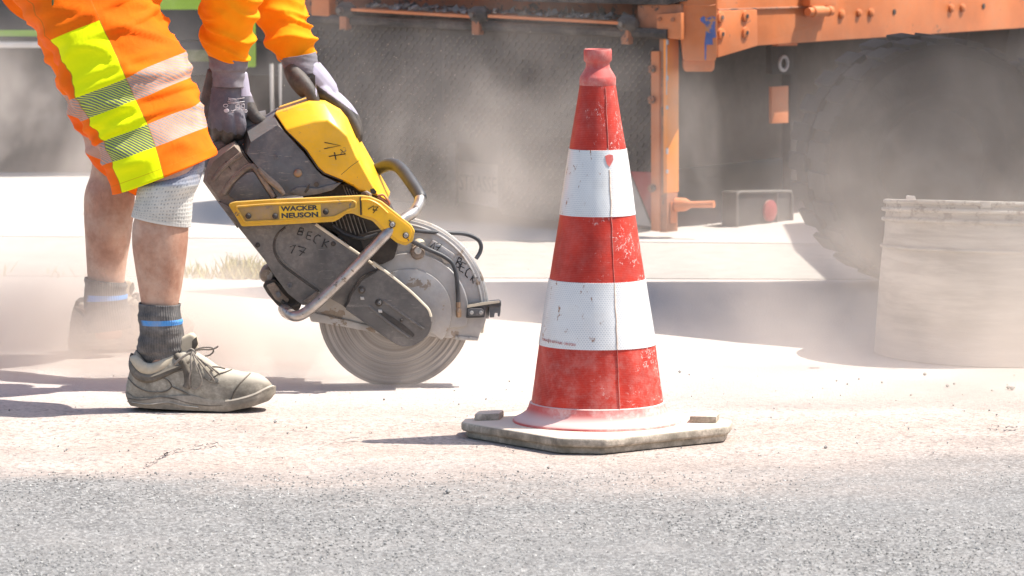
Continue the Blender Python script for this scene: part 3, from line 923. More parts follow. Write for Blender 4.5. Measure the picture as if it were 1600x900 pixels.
# --- lower mount with rubber buffer, lower left
mt = build("lower_mount", P([(410, 446), (417, 440), (429, 436), (444, 450), (463, 466), (470, 480), (462, 492), (448, 489), (432, 476), (418, 460)], -.05, .12, 3), M_BLK, saw, bevel=.004)
build("buffer_cap", lathe(MB(), [(.0, -.03), (.012, -.028), (.0165, -.018), (.0165, .05), (0, .05)], at_(418, 428, 0), 20, 'Y'), M_ALU, mt)
build("mount_plate", P([(416, 446), (428, 441), (440, 456), (452, 468), (446, 478), (430, 468)], -.058, -.049, 2), M_PLA2, mt, bevel=.002)
build("mount_clip", P([(430, 458), (436, 455), (440, 462), (434, 466)], -.064, -.056, 1), M_PLA, mt, bevel=.001)
build("mount_spring", tube(MB(), [at_(x, y, -.06) for x, y in cr([(440, 470), (448, 476), (456, 478), (466, 474), (472, 468)], 5)], .004, 8), M_BLK, mt)

# --- front handle: one bent steel tube, upper grip sheathed in rubber
lt = [(452, 492, .10), (446, 488, .04), (443, 482, -.03), (449, 487, -.085), (462, 494, -.112), (482, 485, -.118), (520, 451, -.119), (560, 411, -.119), (597, 372, -.117), (618, 352, -.105), (632, 341, -.09), (646, 332, -.075), (655, 318, -.06), (656.5, 307, -.045)]
fh = build("front_handle", tube(MB(), cr([tuple(at_(*p)) for p in lt], 8), 8.6 * PX, 16), M_TUBE, saw)
gt = [(657, 310, -.047), (655, 304, -.04), (644, 287, -.01), (630, 268, .03), (620, 259, .06), (609, 257, .09), (597, 261, .12), (584, 268, .15), (572, 276, .165)]
build("grip", tube(MB(), cr([tuple(at_(*p)) for p in gt], 8), 10 * PX, 16), M_BLACK, fh)

# --- yellow top cover
yo = [(428.5, 176.7), (481, 159.5), (505.6, 160.8), (530, 174), (541, 188), (560, 232), (606.6, 314.4), (589, 306.6), (566.7, 299), (562, 299), (552, 291.6), (537, 284), (505.6, 272), (496, 263.5), (476, 235)]
yi = [(446, 203), (491, 190), (512, 188), (531, 202), (543, 213), (556, 243), (590, 304), (583, 302), (566, 297), (561, 296.5), (551, 289), (536, 281.5), (507, 269.5), (498, 261.5), (479, 234)]
yc = build("top_cover", inset_prism(yo, yi, YB - .045, YB - .0815, YB + .168), M_YEL, saw, bevel=.0035, bseg=3, sharp=50)
strokes("hand_lettering", [[(507, 222.5), (532, 227.5), (506.5, 232.5)]], -.0818, M_INK, .8, yc)
strokes("hand_lettering", [[(532, 233.5), (540, 240.5), (514, 244.5)], [(522.5, 238), (525, 249.5)]], -.0818, M_INK, .8, yc)
build("cover_scrape", tube(MB(), [at_(x, y, -.0812) for x, y in ((533, 273), (548, 260), (562, 250))], .0006, 4), M_INKF, yc)
build("panel_gap", tube(MB(), [at_(x, y, -.079) for x, y in ((447, 203), (478, 234), (497, 262.5), (506, 270.5), (536, 282.5))], .0016, 6), M_BLK, yc)
build("panel_gap", tube(MB(), [at_(x, y, -.0725) for x, y in cr([(379, 237), (391, 253), (413, 281), (426, 304), (431, 311)], 4)], .0018, 6), M_BLK, hou)
build("cover_chip", P([(578, 296), (584, 294), (589, 300), (586, 303), (580, 302)], -.0822, -.081, 1), M_BLK, yc)

# --- yellow side bar with the maker's label
bar = [(356.6, 319.4), (365.6, 316), (420, 312.5), (500, 309), (565, 306), (578, 307.5), (595.6, 315), (615.5, 331), (642, 352), (648, 362), (645, 377), (634, 384), (620, 379.5), (597, 361), (582, 345), (566, 340), (551, 333.5), (541, 334), (532, 341), (522, 346.5), (440, 351), (378, 354)]
sb = build("side_bar", P(bar, -.118, -.096, 3), M_YELW, saw, bevel=.003)
inner = [(368, 323), (420, 319), (500, 316), (550, 313.5), (556, 316), (556, 325), (545, 327), (533, 334), (522, 339), (440, 344), (383, 347)]
build("bar_recess", P(inner, -.1195, -.116, 2), M_YELT, sb, bevel=.0005)
def rim(poly, rr, m, d=-.1205, closed=True):
    P_ = [at_(x, y, d) for x, y in (poly + [poly[0]] if closed else poly)]
    return build("bar_rim", tube(MB(), P_, rr, 6), m, sb)
rim(round_poly(inner, 4), .0022, M_YELW)
rim(cr([(564, 312), (578, 313), (592, 320), (606, 333)], 4), .0022, M_YEL, closed=False)
build("bar_end", P([(565, 310), (578, 311), (594, 318.5), (612, 333), (640, 354), (644, 362), (641, 374), (634, 379), (622, 375), (600, 357), (585, 341), (566, 335.5)], -.1205, -.116, 3), M_YEL, sb, bevel=.001)
rim([(563, 308), (564, 336)], .0016, M_BLK, -.1195, False)
for x, y in ((388, 342 - 4.5), (430, 338.6 - 1), (509, 334 - 3)): screw(x, y, -.1215, 4.6, M_BLK, "bolt_hole", False, parent=sb)
for x, y in ((613, 351), (634, 368)):
    screw(x, y, -.1235, 5, M_BLK, "washer", False, parent=sb); screw(x, y, -.1285, 3.4, parent=sb)
for x, y in ((609, 345.5), (638, 375)):
    build("paint_dash", tube(MB(), [at_(x - 1, y - 1.5, -.1212), at_(x + 1, y + 1, -.1212)], .0014, 5), M_INK, sb)
strokes("hand_lettering", [[(575, 327), (584, 321.5), (583, 329)]], -.1212, M_INK, .65, sb)
strokes("hand_lettering", [[(585, 323.5), (591, 323), (583, 333)], [(584, 328), (589.5, 328.5)]], -.1212, M_INK, .65, sb)
lab = [(436, 321.5), (501, 319), (502, 341), (437, 343.5)]
lb = build("maker_label", P(lab, -.1208, -.119, .5), M_LABEL, sb, bevel=.0003)
exl = (at_(501, 319, 0) - at_(436, 321.5, 0)).normalized(); ezl = Vector((-exl.z, 0, exl.x))
M_LET = mat("label_black", (.035, .035, .035), .5, var=.3, dust=.1, chips=(.45, .3, .05), chip_amt=.7, chip_s=80, bump=0)
def fit_text(txt, px, py, wpx, hpx, d, m, parent, ex, ez, name):
    t = text_mb(txt, 1, (0, 0, 0), (1, 0, 0), (0, 0, 1), 0, .045)
    x0, x1 = min(p.x for p in t.v), max(p.x for p in t.v); z0, z1 = min(p.z for p in t.v), max(p.z for p in t.v)
    o = at_(px, py, d)
    vs = [o + ex * ((p.x - x0) / (x1 - x0) * wpx * PX) + ez * ((p.z - z0) / (z1 - z0) * hpx * PX) for p in t.v]
    vb = [p + Vector((0, .0006, 0)) for p in vs]
    return build(name, MB().add(vs, t.f), m, parent, sharp=0)
fit_text("WACKER", 438.6, 330.4, 58, 8.0, -.1212, M_LET, sb, exl, ezl, "label_lettering")
fit_text("NEUSON", 440.0, 341.2, 57, 8.2, -.1212, M_LET, sb, exl, ezl, "label_lettering")
# bits around the bar's upper end
build("decompression_valve", tube(MB(), [at_(567, 303, -.07), at_(573, 301, -.09), at_(579, 305, -.1)], .004, 10), M_STEEL, saw)
build("fuel_clip", tube(MB(), [at_(x, y, -.085) for x, y in cr([(590, 306), (598, 304.5), (603, 309), (608, 316), (607, 320), (599, 313), (590, 308)], 4)], .0022, 8), M_COPPER, saw)

# --- water hoses, knob and brass fitting on the guard
build("water_hose", tube(MB(), cr([tuple(at_(*p)) for p in [(640, 359, -.08), (655, 361, -.06), (680, 363, -.03), (705, 364, -.01), (728, 366, 0), (745, 373, .0), (751.5, 383, 0), (750, 394, 0), (744, 404, -.005)]], 7), 3.3 * PX, 10), M_BLACK, saw)
build("water_hose", tube(MB(), cr([tuple(at_(*p)) for p in [(640, 374, -.1), (650, 380, -.07), (668, 389, -.05), (692, 400, -.046), (707, 412, -.046), (713, 430, -.047), (715, 452, -.047), (716, 474, -.046)]], 7), 3.5 * PX, 10), M_BLACK, saw)
build("hose_fitting", tube(MB(), [at_(716, 472, -.046), at_(716, 480, -.046), at_(716, 481, -.046), at_(716.5, 486, -.046), at_(717, 494, -.04)], [.005, .005, .0035, .006, .0055], 10), M_BRASS, saw)
build("guard_knob", lathe(MB(), [(0, -.052), (.011, -.051), (.0145, -.046), (.0155, -.03), (.0155, 0), (0, 0)], at_(653, 391.5, 0), 18, 'Y'), M_PLA2, saw)
screw(653, 391.5, -.053, 6, M_STEEL, "knob_bolt", parent=saw)
build("knob_cap", lathe(MB(), [(0, -.044), (.008, -.042), (.0145, -.034), (.0155, -.02), (0, -.02)], at_(655, 381, 0), 18, 'Y'), M_CREAM, saw)
for i, txt in enumerate(((((672, 386), (680, 379), (677, 389)),), (((682, 380), (691, 381), (682, 392)), ((681, 385.5), (688, 387))))):
    strokes("hand_lettering", [list(s_) for s_ in txt], -.0368, M_INK, .8, guard)
strokes("hand_lettering", [[(717, 402), (711, 416)], [(717, 402), (721.5, 404.5), (720, 409), (714, 409)], [(714, 409), (719, 413), (717, 418.5), (711, 416)]], -.0312, M_INK, .85, guard)
strokes("hand_lettering", [[(728.5, 413), (722, 409.5), (717.5, 422.5), (724, 426)], [(720, 416), (726, 419)]], -.0312, M_INK, .85, guard)
strokes("hand_lettering", [[(738, 423), (734, 419), (729, 423), (727, 430), (731, 434)]], -.0312, M_INK, .85, guard)
strokes("hand_lettering", [[(742, 427), (735, 438)], [(747, 434), (738, 434.5), (739.5, 443)]], -.0312, M_INK, .85, guard)
# ================================================================ PERSON
YN, YF = gp(300, 640).y, 11.02            # the near foot, the far foot
def skin_mat():
    m, nt, b = newmat("tanned_skin")
    g = G(nt); co = g.coord()
    c = g.mix(g.step(g.noise(co, 17, 6, .68), .3, .7), (.33, .155, .095), (.54, .30, .20))
    hair = g.step(g.noise(g.scale(co, (260, 260, 60)), 1.0, 2, .6, .8), .62, .70)
    c = g.mix(g.math('MULTIPLY', hair, .35), c, (.22, .11, .07))
    z = g.sep(co)[2]
    dst = g.math('MULTIPLY', g.step(g.noise(co, 16, 6, .7), .35, .75), .55)
    c = g.mix(dst, c, (.60, .46, .36))
    g.l(c, b.inputs["Base Color"]); b.inputs["Roughness"].default_value = .6
    b.inputs["Subsurface Weight"].default_value = .06
    b.inputs["Subsurface Radius"].default_value = (.01, .004, .002)
    g.bump(b, g.noise(co, 150, 5, .7), .45, .0014)
    return m
M_SKIN = skin_mat()

def shorts_mat(name, yellow=True):
    m, nt, b = newmat(name)
    g = G(nt); co = g.coord()
    u, v, fr = g.sep(g.attr())
    def band(x, a, c_, e=.004): return g.math('MULTIPLY', g.step(x, a - e, a + e), g.step(x, c_ + e, c_ - e))
    orange = g.mix(g.step(g.noise(co, 7, 4, .6), .3, .7), (.88, .115, .003), (.93, .175, .004))
    c = orange
    refl = g.math('MAXIMUM', band(v, .45, .85), band(v, 1.30, 1.72))
    wv = g.math('ADD', g.math('MULTIPLY', u, 32.0), g.math('MULTIPLY', v, 17.0))
    fr_ = g.math('FRACT', wv)
    ln = g.math('MULTIPLY', g.step(fr_, .0, .12), g.step(fr_, .46, .34))
    nr = g.noise(co, 30, 4, .6)
    grey_o = g.mix(g.step(nr, .3, .7), (.30, .245, .22), (.40, .335, .305))
    grey_o = g.mix(g.math('MULTIPLY', ln, .75), grey_o, (.90, .30, .12))
    hem = band(v, .118, .128)
    if yellow:
        front = g.step(fr, -.05, .05)
        ye = g.math('MULTIPLY', g.math('MULTIPLY', band(u, .105, .535), g.step(v, 2.76, 2.74)), front)
        yel = g.mix(g.step(g.noise(co, 9, 4, .6), .3, .7), (.86, .90, .003), (.93, .97, .005))
        c = g.mix(ye, c, yel)
        grey_y = g.mix(g.step(nr, .3, .7), (.125, .135, .105), (.19, .20, .155))
        grey_y = g.mix(g.math('MULTIPLY', ln, .95), grey_y, (.72, .78, .06))
        c = g.mix(refl, c, g.mix(ye, grey_o, grey_y))
        seam = g.math('MULTIPLY', g.math('MAXIMUM', band(u, .531, .541), band(u, .101, .109)), front)
        c = g.mix(g.math('MULTIPLY', seam, .6), c, (.30, .16, .02))
    else:
        c = g.mix(refl, c, grey_o)
    c = g.mix(g.math('MULTIPLY', hem, .45), c, (.55, .18, .01))
    dirt = g.math('MULTIPLY', g.step(g.noise(co, 5, 6, .7), .5, .8), .10)
    c = g.mix(dirt, c, (.55, .38, .2))
    g.l(c, b.inputs["Base Color"]); b.inputs["Roughness"].default_value = .8; b.inputs["Specular IOR Level"].default_value = .12
    p = g.bump(b, g.noise(g.scale(co, (1, 1, .5)), 38, 5, .6, .6), .28, .006)
    g.bump(b, g.noise(co, 700, 2, .5), .12, .0006, p)
    return m
M_SH, M_SHF = shorts_mat("hi_vis_shorts_fabric"), shorts_mat("hi_vis_shorts_far", False)

def sweater_mat():
    m, nt, b = newmat("orange_sweat_fabric")
    g = G(nt); co = g.coord()
    c = g.mix(g.step(g.noise(co, 9, 4, .6), .3, .7), (.88, .24, .004), (.94, .31, .006))
    c = g.mix(g.math('MULTIPLY', g.step(g.noise(co, 12, 5, .7), .55, .8), .22), c, (.45, .17, .03))
    g.l(c, b.inputs["Base Color"]); b.inputs["Roughness"].default_value = .85; b.inputs["Specular IOR Level"].default_value = .12
    p = g.bump(b, g.noise(co, 30, 5, .6, .5), .25, .006)
    g.bump(b, g.noise(co, 500, 2, .5), .15, .0008, p)
    return m
M_SW = sweater_mat()

def sock_mat():
    m, nt, b = newmat("charcoal_sock")
    g = G(nt); co = g.coord()
    u, v, fr = g.sep(g.attr())
    ang = g.math('ARCTAN2', fr, g.math('MULTIPLY_ADD', u, 2.0, -1.0))
    rib = g.math('SINE', g.math('MULTIPLY', ang, 54.0))
    c = g.mix(g.step(g.noise(co, 60, 4, .7), .3, .7), (.055, .053, .052), (.105, .10, .097))
    c = g.mix(g.math('MULTIPLY', g.step(rib, .1, .9), .3), c, (.17, .16, .155))
    st = g.math('MULTIPLY', g.step(v, .295, .305), g.step(v, .415, .405))
    c = g.mix(g.math('MULTIPLY', st, g.step(u, .06, .16)), c, (.07, .29, .68))
    dst = g.math('MULTIPLY', g.step(g.noise(co, 22, 6, .7), .4, .75), .45)
    c = g.mix(dst, c, (.42, .37, .32))
    g.l(c, b.inputs["Base Color"]); b.inputs["Roughness"].default_value = .95
    p = g.bump(b, rib, .35, .0016)
    g.bump(b, g.noise(co, 300, 3, .6), .3, .001, p)
    return m
M_SOCK = sock_mat()

def pad_mat():
    m, nt, b = newmat("knit_knee_sleeve")
    g = G(nt); co = g.coord()
    u, v, fr = g.sep(g.attr())
    ang = g.math('ARCTAN2', fr, g.math('MULTIPLY_ADD', u, 2.0, -1.0))
    cmb = g.n("ShaderNodeCombineXYZ"); g.l(g.math('MULTIPLY', ang, .072), cmb.inputs[0]); g.l(g.math('MULTIPLY', v, .14), cmb.inputs[1])
    mesh_ = g.vor(cmb.outputs[0], 125, 'F1', "Distance", .25)
    hole = g.step(mesh_, .34, .12)
    coarse = g.step(v, .36, .42)
    c = g.mix(g.step(g.noise(co, 14, 5, .6), .3, .7), (.50, .48, .43), (.66, .64, .58))
    c = g.mix(g.math('MULTIPLY', hole, g.math('MULTIPLY_ADD', coarse, .65, .25)), c, (.26, .255, .24))
    top = g.step(g.math('ADD', v, g.math('MULTIPLY', u, -.10)), .36, .31)
    c = g.mix(top, c, g.mix(g.step(mesh_, .1, .4), (.20, .215, .255), (.33, .345, .39)))
    band = g.math('MULTIPLY', g.step(v, .27, .29), g.step(v, .36, .34))
    c = g.mix(g.math('MULTIPLY', band, .6), c, (.12, .13, .17))
    edge = g.step(v, .955, .965)
    c = g.mix(edge, c, (.62, .60, .55))
    c = g.mix(g.math('MULTIPLY', g.step(g.noise(co, 18, 6, .7), .5, .75), .5), c, (.50, .41, .32))
    g.l(c, b.inputs["Base Color"]); b.inputs["Roughness"].default_value = .95
    p = g.bump(b, mesh_, .6, .002)
    return m
M_PAD = pad_mat()
M_SHOE = mat("dusty_leather", (.17, .145, .108), .8, var=.4, vs=18, dust=.58, ds=8, bump=.45, bs=110, dustcol=(.54, .485, .39))
M_SHOEB = mat("dusty_leather_trim", (.085, .07, .052), .8, var=.3, vs=20, dust=.35, ds=14, bump=.35, bs=140, dustcol=(.34, .29, .23))
M_SOLE = mat("dusty_sole", (.20, .175, .135), .85, var=.3, vs=14, dust=.62, ds=8, bump=.35, bs=80, dustcol=(.46, .40, .325))
M_COLLAR = mat("cream_lining", (.46, .39, .28), .85, var=.2, vs=20, dust=.35, bump=.3, dustcol=(.6, .53, .42))
M_LACE = mat("grey_lace", (.17, .145, .115), .9, var=.4, vs=160, dust=.3, bump=.5, bs=400)
M_GLV = mat("grey_glove_knit", (.105, .102, .124), .85, var=.18, vs=30, dust=.22, ds=18, bump=.3, bs=420, dustcol=(.33, .29, .28))
M_GLVL = mat("pale_glove_knit", (.36, .335, .42), .85, var=.12, vs=30, dust=.2, ds=18, bump=.3, bs=420, dustcol=(.55, .50, .50))
M_GRIPC = mat("dark_glove_coating", (.042, .037, .033), .55, var=.3, vs=50, dust=.25, ds=26, bump=.45, bs=220, dustcol=(.22, .18, .145))
M_CUFF = mat("glove_cuff", (.17, .158, .178), .9, var=.18, vs=60, dust=.2, ds=20, bump=.4, bs=300, dustcol=(.36, .32, .31))
M_PRT = mat("white_glove_print", (.62, .57, .57), .7, dust=0, bump=0, var=.1)
M_HAIR = mat("brown_hair", (.06, .04, .025), .7, var=.4, vs=60, dust=.1, bump=.6, bs=200)

# ---- the body: one skin, pelvis, torso, head, arms and legs fused
def ellip(mb, c, ax, ay, az, seg=20):
    c = Vector(c)
    pr = []
    vs, fs = [], []
    n = 12
    for i in range(n + 1):
        ph = math.pi * i / n
        for k in range(seg):
            th = 2 * math.pi * k / seg
            vs.append(c + Vector(ax) * (math.sin(ph) * math.cos(th)) + Vector(ay) * (math.sin(ph) * math.sin(th)) + Vector(az) * math.cos(ph))
    for i in range(n):
        for k in range(seg):
            k2 = (k + 1) % seg
            fs.append((i * seg + k, i * seg + k2, (i + 1) * seg + k2, (i + 1) * seg + k))
    return mb.add(vs, fs)
def limb(mb, pts, n=6, seg=18):
    """PTS: (px, py, Y, radius m)."""
    q = cr([tuple(at(p[0], p[1], p[2])) + (p[3],) for p in pts], n)
    return tube(mb, [Vector(p[:3]) for p in q], [p[3] for p in q], seg)
HIPN, HIPF = 10.42, 10.72
bd = MB()
loft(bd, [(50, -60, 180, -110, 10.42, .075), (125, 100, 235, 60, 10.31, .075), (185, 210, 276, 170, 10.21, .066), (226, 262, 306, 242, YN, .058), (220, 300, 298, 292, YN, .058), (213, 330, 291, 330, YN, .056), (207, 352, 295, 354, YN, .058), (206, 380, 293.5, 382, YN, .057), (210, 412, 290, 412, YN, .052), (216, 448, 284.5, 448, YN, .045), (221, 476, 279, 476, YN, .040), (228, 520, 272, 518, YN, .030), (230, 560, 276, 555, YN, .029), (234, 600, 284, 595, YN, .026), (246, 616, 276, 616, YN, .022)], 28, 4)
loft(bd, [(50, -60, 180, -110, 10.75, .075), (96, 90, 210, 60, 10.85, .07), (138, 200, 232, 190, 10.95, .062), (143, 262, 216, 270, YF, .06), (132, 300, 212, 300, YF, .060), (131, 335, 209, 336, YF, .058), (133, 375, 204, 376, YF, .052), (135, 412, 198, 412, YF, .044), (137.5, 442, 194.5, 444, YF, .038), (144, 490, 188, 490, YF, .032), (146, 515, 190, 513, YF, .030), (150, 530, 192, 528, YF + .01, .028)], 28, 4)
limb(bd, [(95, -70, 10.56, .13), (150, -150, 10.57, .125), (230, -220, 10.58, .14), (320, -280, 10.58, .15), (385, -310, 10.58, .11)])
limb(bd, [(340, -290, 10.42, .075), (385, -305, 10.58, .09), (400, -300, 10.74, .075)])
limb(bd, [(360, -300, 10.36, .062), (356, -200, 10.38, .050), (353, -100, 10.40, .045), (356, 0, 10.43, .042), (356, 95, 10.47, .030), (354, 130, 10.475, .026)])
limb(bd, [(400, -295, 10.80, .062), (408, -200, 10.78, .050), (418, -100, 10.72, .045), (440, 0, 10.66, .041), (464, 90, 10.60, .030), (475, 115, 10.585, .026)])
limb(bd, [(385, -310, 10.58, .06), (440, -345, 10.58, .056), (470, -360, 10.58, .06)])
hc = at(500, -385, 10.58)
ellip(bd, hc, (.085, 0, -.04), (0, .075, 0), (.04, 0, .105))
ellip(bd, hc + Vector((.05, 0, -.07)), (.05, 0, -.02), (0, .055, 0), (.02, 0, .06))
ellip(bd, hc + Vector((.098, 0, -.05)), (.02, 0, -.01), (0, .015, 0), (.0, 0, .024))
for s in (-1, 1): ellip(bd, hc + Vector((-.012, s * .078, -.012)), (.018, 0, 0), (0, .009, 0), (.006, 0, .03))
ellip(bd, hc + Vector((.072, 0, -.105)), (.014, 0, 0), (0, .024, 0), (0, 0, .009))
BASE = Vector((gp(260, 640).x, (YN + YF) / 2, 0))
person = build("person", bd, M_SKIN, sharp=0)
fuse(person, .006, 4)
recenter(person, BASE)
tag(person, "person in orange and yellow hi-vis shorts bending over a cut-off saw in dusty shoes", "person")
for s in (-1, 1):
    ey = MB(); ellip(ey, hc + Vector((.078, s * .030, -.018)), (.010, 0, 0), (0, .011, 0), (0, 0, .010)); build("eye", ey, mat("eye_white", (.6, .58, .55), .2, dust=0, bump=0), person)
hr = MB(); ellip(hr, hc + Vector((-.012, 0, .022)), (.088, 0, -.04), (0, .081, 0), (.04, 0, .098)); build("hair", hr, M_HAIR, person)

# ---- shorts
def fold_sh(q, p):
    v = q[1]
    a = noise.noise(Vector((p.x * 9 + p.z * 5, p.y * 9, p.z * 11))) * .006
    b_ = (1 - min(1, abs(noise.noise(Vector((p.x * 5 - p.z * 11, p.y * 8, p.z * 13 + p.x * 6))) * 2.6))) ** 1.4 * .011
    c_ = (1 - min(1, abs(noise.noise(Vector((p.x * 4 + 7, p.y * 6, p.z * 22 - p.x * 9))) * 3))) ** 1.4 * .009
    return a + (b_ + c_) * min(1, .25 + v / 1.2)
near = [(182, 302, 333, 243, 10.135, .112, 0), (170, 254, 318, 200, 10.165, .102, .45), (157, 222, 305, 163, 10.20, .093, .85), (135, 185, 290, 124, 10.23, .095, 1.30), (120, 151, 275, 87, 10.25, .098, 1.72), (98, 103, 256, 45, 10.29, .10, 2.25), (77, 62, 238, 0, 10.33, .104, 2.75), (40, 10, 222, -60, 10.38, .11, 3.5), (-20, -60, 205, -150, 10.44, .125, 4.4)]
far_ = [(146, 251, 236, 315, 10.99, .085, 0), (141, 236, 250, 270, 10.97, .086, .45), (131, 208, 252, 228, 10.95, .088, .85), (119, 177, 248, 188, 10.92, .09, 1.30), (106, 144, 238, 146, 10.90, .092, 1.72), (88, 104, 226, 100, 10.87, .096, 2.25), (68, 58, 212, 45, 10.83, .10, 2.75), (34, 8, 205, -40, 10.78, .105, 3.5), (-20, -60, 195, -140, 10.72, .12, 4.4)]
pl = MB(); limb(pl, [(70, -20, 10.45, .10), (95, -90, 10.57, .165), (140, -150, 10.57, .155), (170, -185, 10.57, .14)], 6, 32)
shorts = build("shorts", pl, M_SHF, person, sharp=0)
tag(shorts)
sn = build("shorts_leg", loft(MB(), near, 72, 12, 2.15, fold_sh, (False, False)), M_SH, shorts, sharp=0); solidify(sn, .004)
sn["label"] = "near shorts leg with yellow panel and grey reflective bands"
sf = build("shorts_leg", loft(MB(), far_, 56, 10, 2.1, fold_sh, (False, False)), M_SHF, shorts, sharp=0); solidify(sf, .004)
sf["label"] = "far shorts leg, orange with grey bands"
# pocket welt on the yellow panel
pw = MB()
pq = [(107, 66.5), (150, 46), (155, 57), (112, 78)]
def shorts_front(px, py):
    """Depth of the near shorts leg's surface at a photo point."""
    best = None
    for i in range(len(near) - 1):
        for t in [j / 10 for j in range(11)]:
            s = [a + (b_ - a) * t for a, b_ in zip(near[i], near[i + 1])]
            ax, ay = s[2] - s[0], s[3] - s[1]
            u = ((px - s[0]) * ax + (py - s[1]) * ay) / (ax * ax + ay * ay)
            d = abs((py - s[1]) * ax - (px - s[0]) * ay) / math.hypot(ax, ay)
            if best is None or d < best[0]:
                k = max(-1, min(1, 2 * u - 1)); best = (d, s[4] - s[5] * (1 - abs(k) ** 2.15) ** (1 / 2.15))
    return best[1]
M_POCK = mat("yellow_pocket", (.80, .86, .01), .75, var=.1, dust=.1, bump=.2)
M_THREAD = mat("dark_thread", (.10, .10, .03), .8, dust=0, bump=0)
fr = [at(x, y, shorts_front(x, y) - .009) for x, y in round_poly(pq, 2)]
prism(pw, fr, Vector((0, .02, 0)))
build("pocket_flap", pw, M_POCK, shorts, bevel=.0008)
build("pocket_slit", tube(MB(), [at(x, y, shorts_front(x, y) - .0095) for x, y in ((107.5, 66), (120, 60.5), (135, 53.5), (151, 46))], .0013, 6), M_THREAD, shorts)
build("side_stitching", tube(MB(), [at(x, y, shorts_front(x, y) - .006) for x, y in ((88, 53), (110, 44), (135, 34), (155, 27.5))], .0012, 6), M_THREAD, shorts)
for a in (((88, 53), (94, 50), (116, 40)),): pass
build("fly_zip", tube(MB(), [at(82, -10, 10.26), at(82.5, 5, 10.262), at(83, 17, 10.264)], .0022, 6), M_THREAD, shorts)

# ---- sweater: torso and sleeves, fused
def fold_sl(q, p):
    z = p.z
    low = max(0, min(1, (1.02 - z) / .16))
    k = abs(noise.noise(Vector((p.x * 5 + 3, p.y * 5, z * 30 + p.x * 13 + 2 * noise.noise(p * 9))))) * 2.6
    r = (1 - min(1, k)) ** 1.5 * (.006 + .008 * low)
    k2 = abs(noise.noise(Vector((p.x * 9 - z * 16, p.y * 7, z * 13 + p.x * 14)))) * 2.6
    r += (1 - min(1, k2)) ** 1.5 * .008 * (1 - .5 * low)
    return r + noise.noise(p * 14) * .006 - .003
sw = MB()
loft(sw, [(318, -320, 412, -320, 10.37, .075), (312, -200, 410, -200, 10.38, .068), (311, -100, 404, -100, 10.40, .063), (314, -20, 400, -20, 10.43, .06), (318, 25, 398, 22, 10.445, .057), (321, 58, 396, 52, 10.455, .053), (326, 80, 393, 74, 10.463, .047), (335, 95, 388, 90, 10.468, .041), (340, 103, 382, 98, 10.47, .034)], 40, 9, 2.1, fold_sl)
loft(sw, [(365, -320, 455, -310, 10.80, .075), (368, -200, 458, -190, 10.78, .068), (376, -100, 464, -100, 10.72, .063), (390, -10, 470, -25, 10.66, .058), (403, 30, 478, 15, 10.64, .055), (416, 58, 486, 42, 10.62, .05), (427, 76, 490.5, 62, 10.605, .045), (436, 92, 492, 80, 10.60, .04), (442, 97, 490, 86, 10.595, .032)], 40, 9, 2.1, fold_sl)
limb(sw, [(105, -90, 10.57, .15), (150, -150, 10.57, .155), (230, -222, 10.58, .165), (320, -282, 10.58, .17), (390, -315, 10.58, .12)], 6, 28)
limb(sw, [(340, -290, 10.40, .09), (385, -305, 10.58, .10), (400, -300, 10.76, .09)])
so = build("sweater", sw, M_SW, person, sharp=0)
fuse(so, .0036, 1, .3)

# ---- knee sleeve, socks
def fold_k(q, p): return noise.noise(p * 22) * .003 + (.004 * math.exp(-((q[1] - .45) / .06) ** 2) * q[0] if q[1] > .3 else 0) * math.sin(q[0] * 9)
kn_ = loft(MB(), [(231, 264, 319, 250, YN + .022, .054, 0), (223, 278, 318, 262, YN + .010, .064, .22), (216, 292, 314, 280, YN, .072, .38), (211, 312, 303, 306, YN, .069, .58), (207, 328, 299.5, 332, YN, .066, .8), (204.5, 337, 297.5, 354.5, YN, .063, 1)], 48, 7, 2.1, fold_k, (False, False))
ks_ = build("knee_sleeve", kn_, M_PAD, person, sharp=0); solidify(ks_, .003)
def fold_sock(q, p): return (1 - abs(noise.noise(Vector((p.x * 5, p.y * 5, p.z * 60))) * 2)) * .0035 + noise.noise(p * 40) * .0015
sk = loft(MB(), [(218, 473, 281, 475, YN, .0455, 0), (217, 490, 282.5, 490, YN, .0455, .2), (217.5, 502, 284, 501, YN, .045, .35), (218, 518, 285, 516, YN, .042, .55), (217, 535, 287, 527, YN, .039, .72), (216, 547, 288, 539, YN, .034, .82), (224, 562, 286, 556, YN, .027, .9), (232, 590, 282, 585, YN, .024, 1)], 48, 7, 2.05, fold_sock, (False, True))
o = build("sock", sk, M_SOCK, person, sharp=0); solidify(o, .003)
sk = loft(MB(), [(133.5, 433, 197, 441, YF, .043, 0), (133, 450, 197, 455, YF, .043, .2), (133, 464, 197.5, 462, YF, .043, .35), (133, 482, 199, 476, YF, .043, .55), (132, 496, 203, 488, YF, .043, .75), (136, 520, 204, 512, YF, .028, 1)], 40, 7, 2.05, fold_sock, (False, True))
o = build("sock", sk, M_SOCK, person, sharp=0); solidify(o, .003)

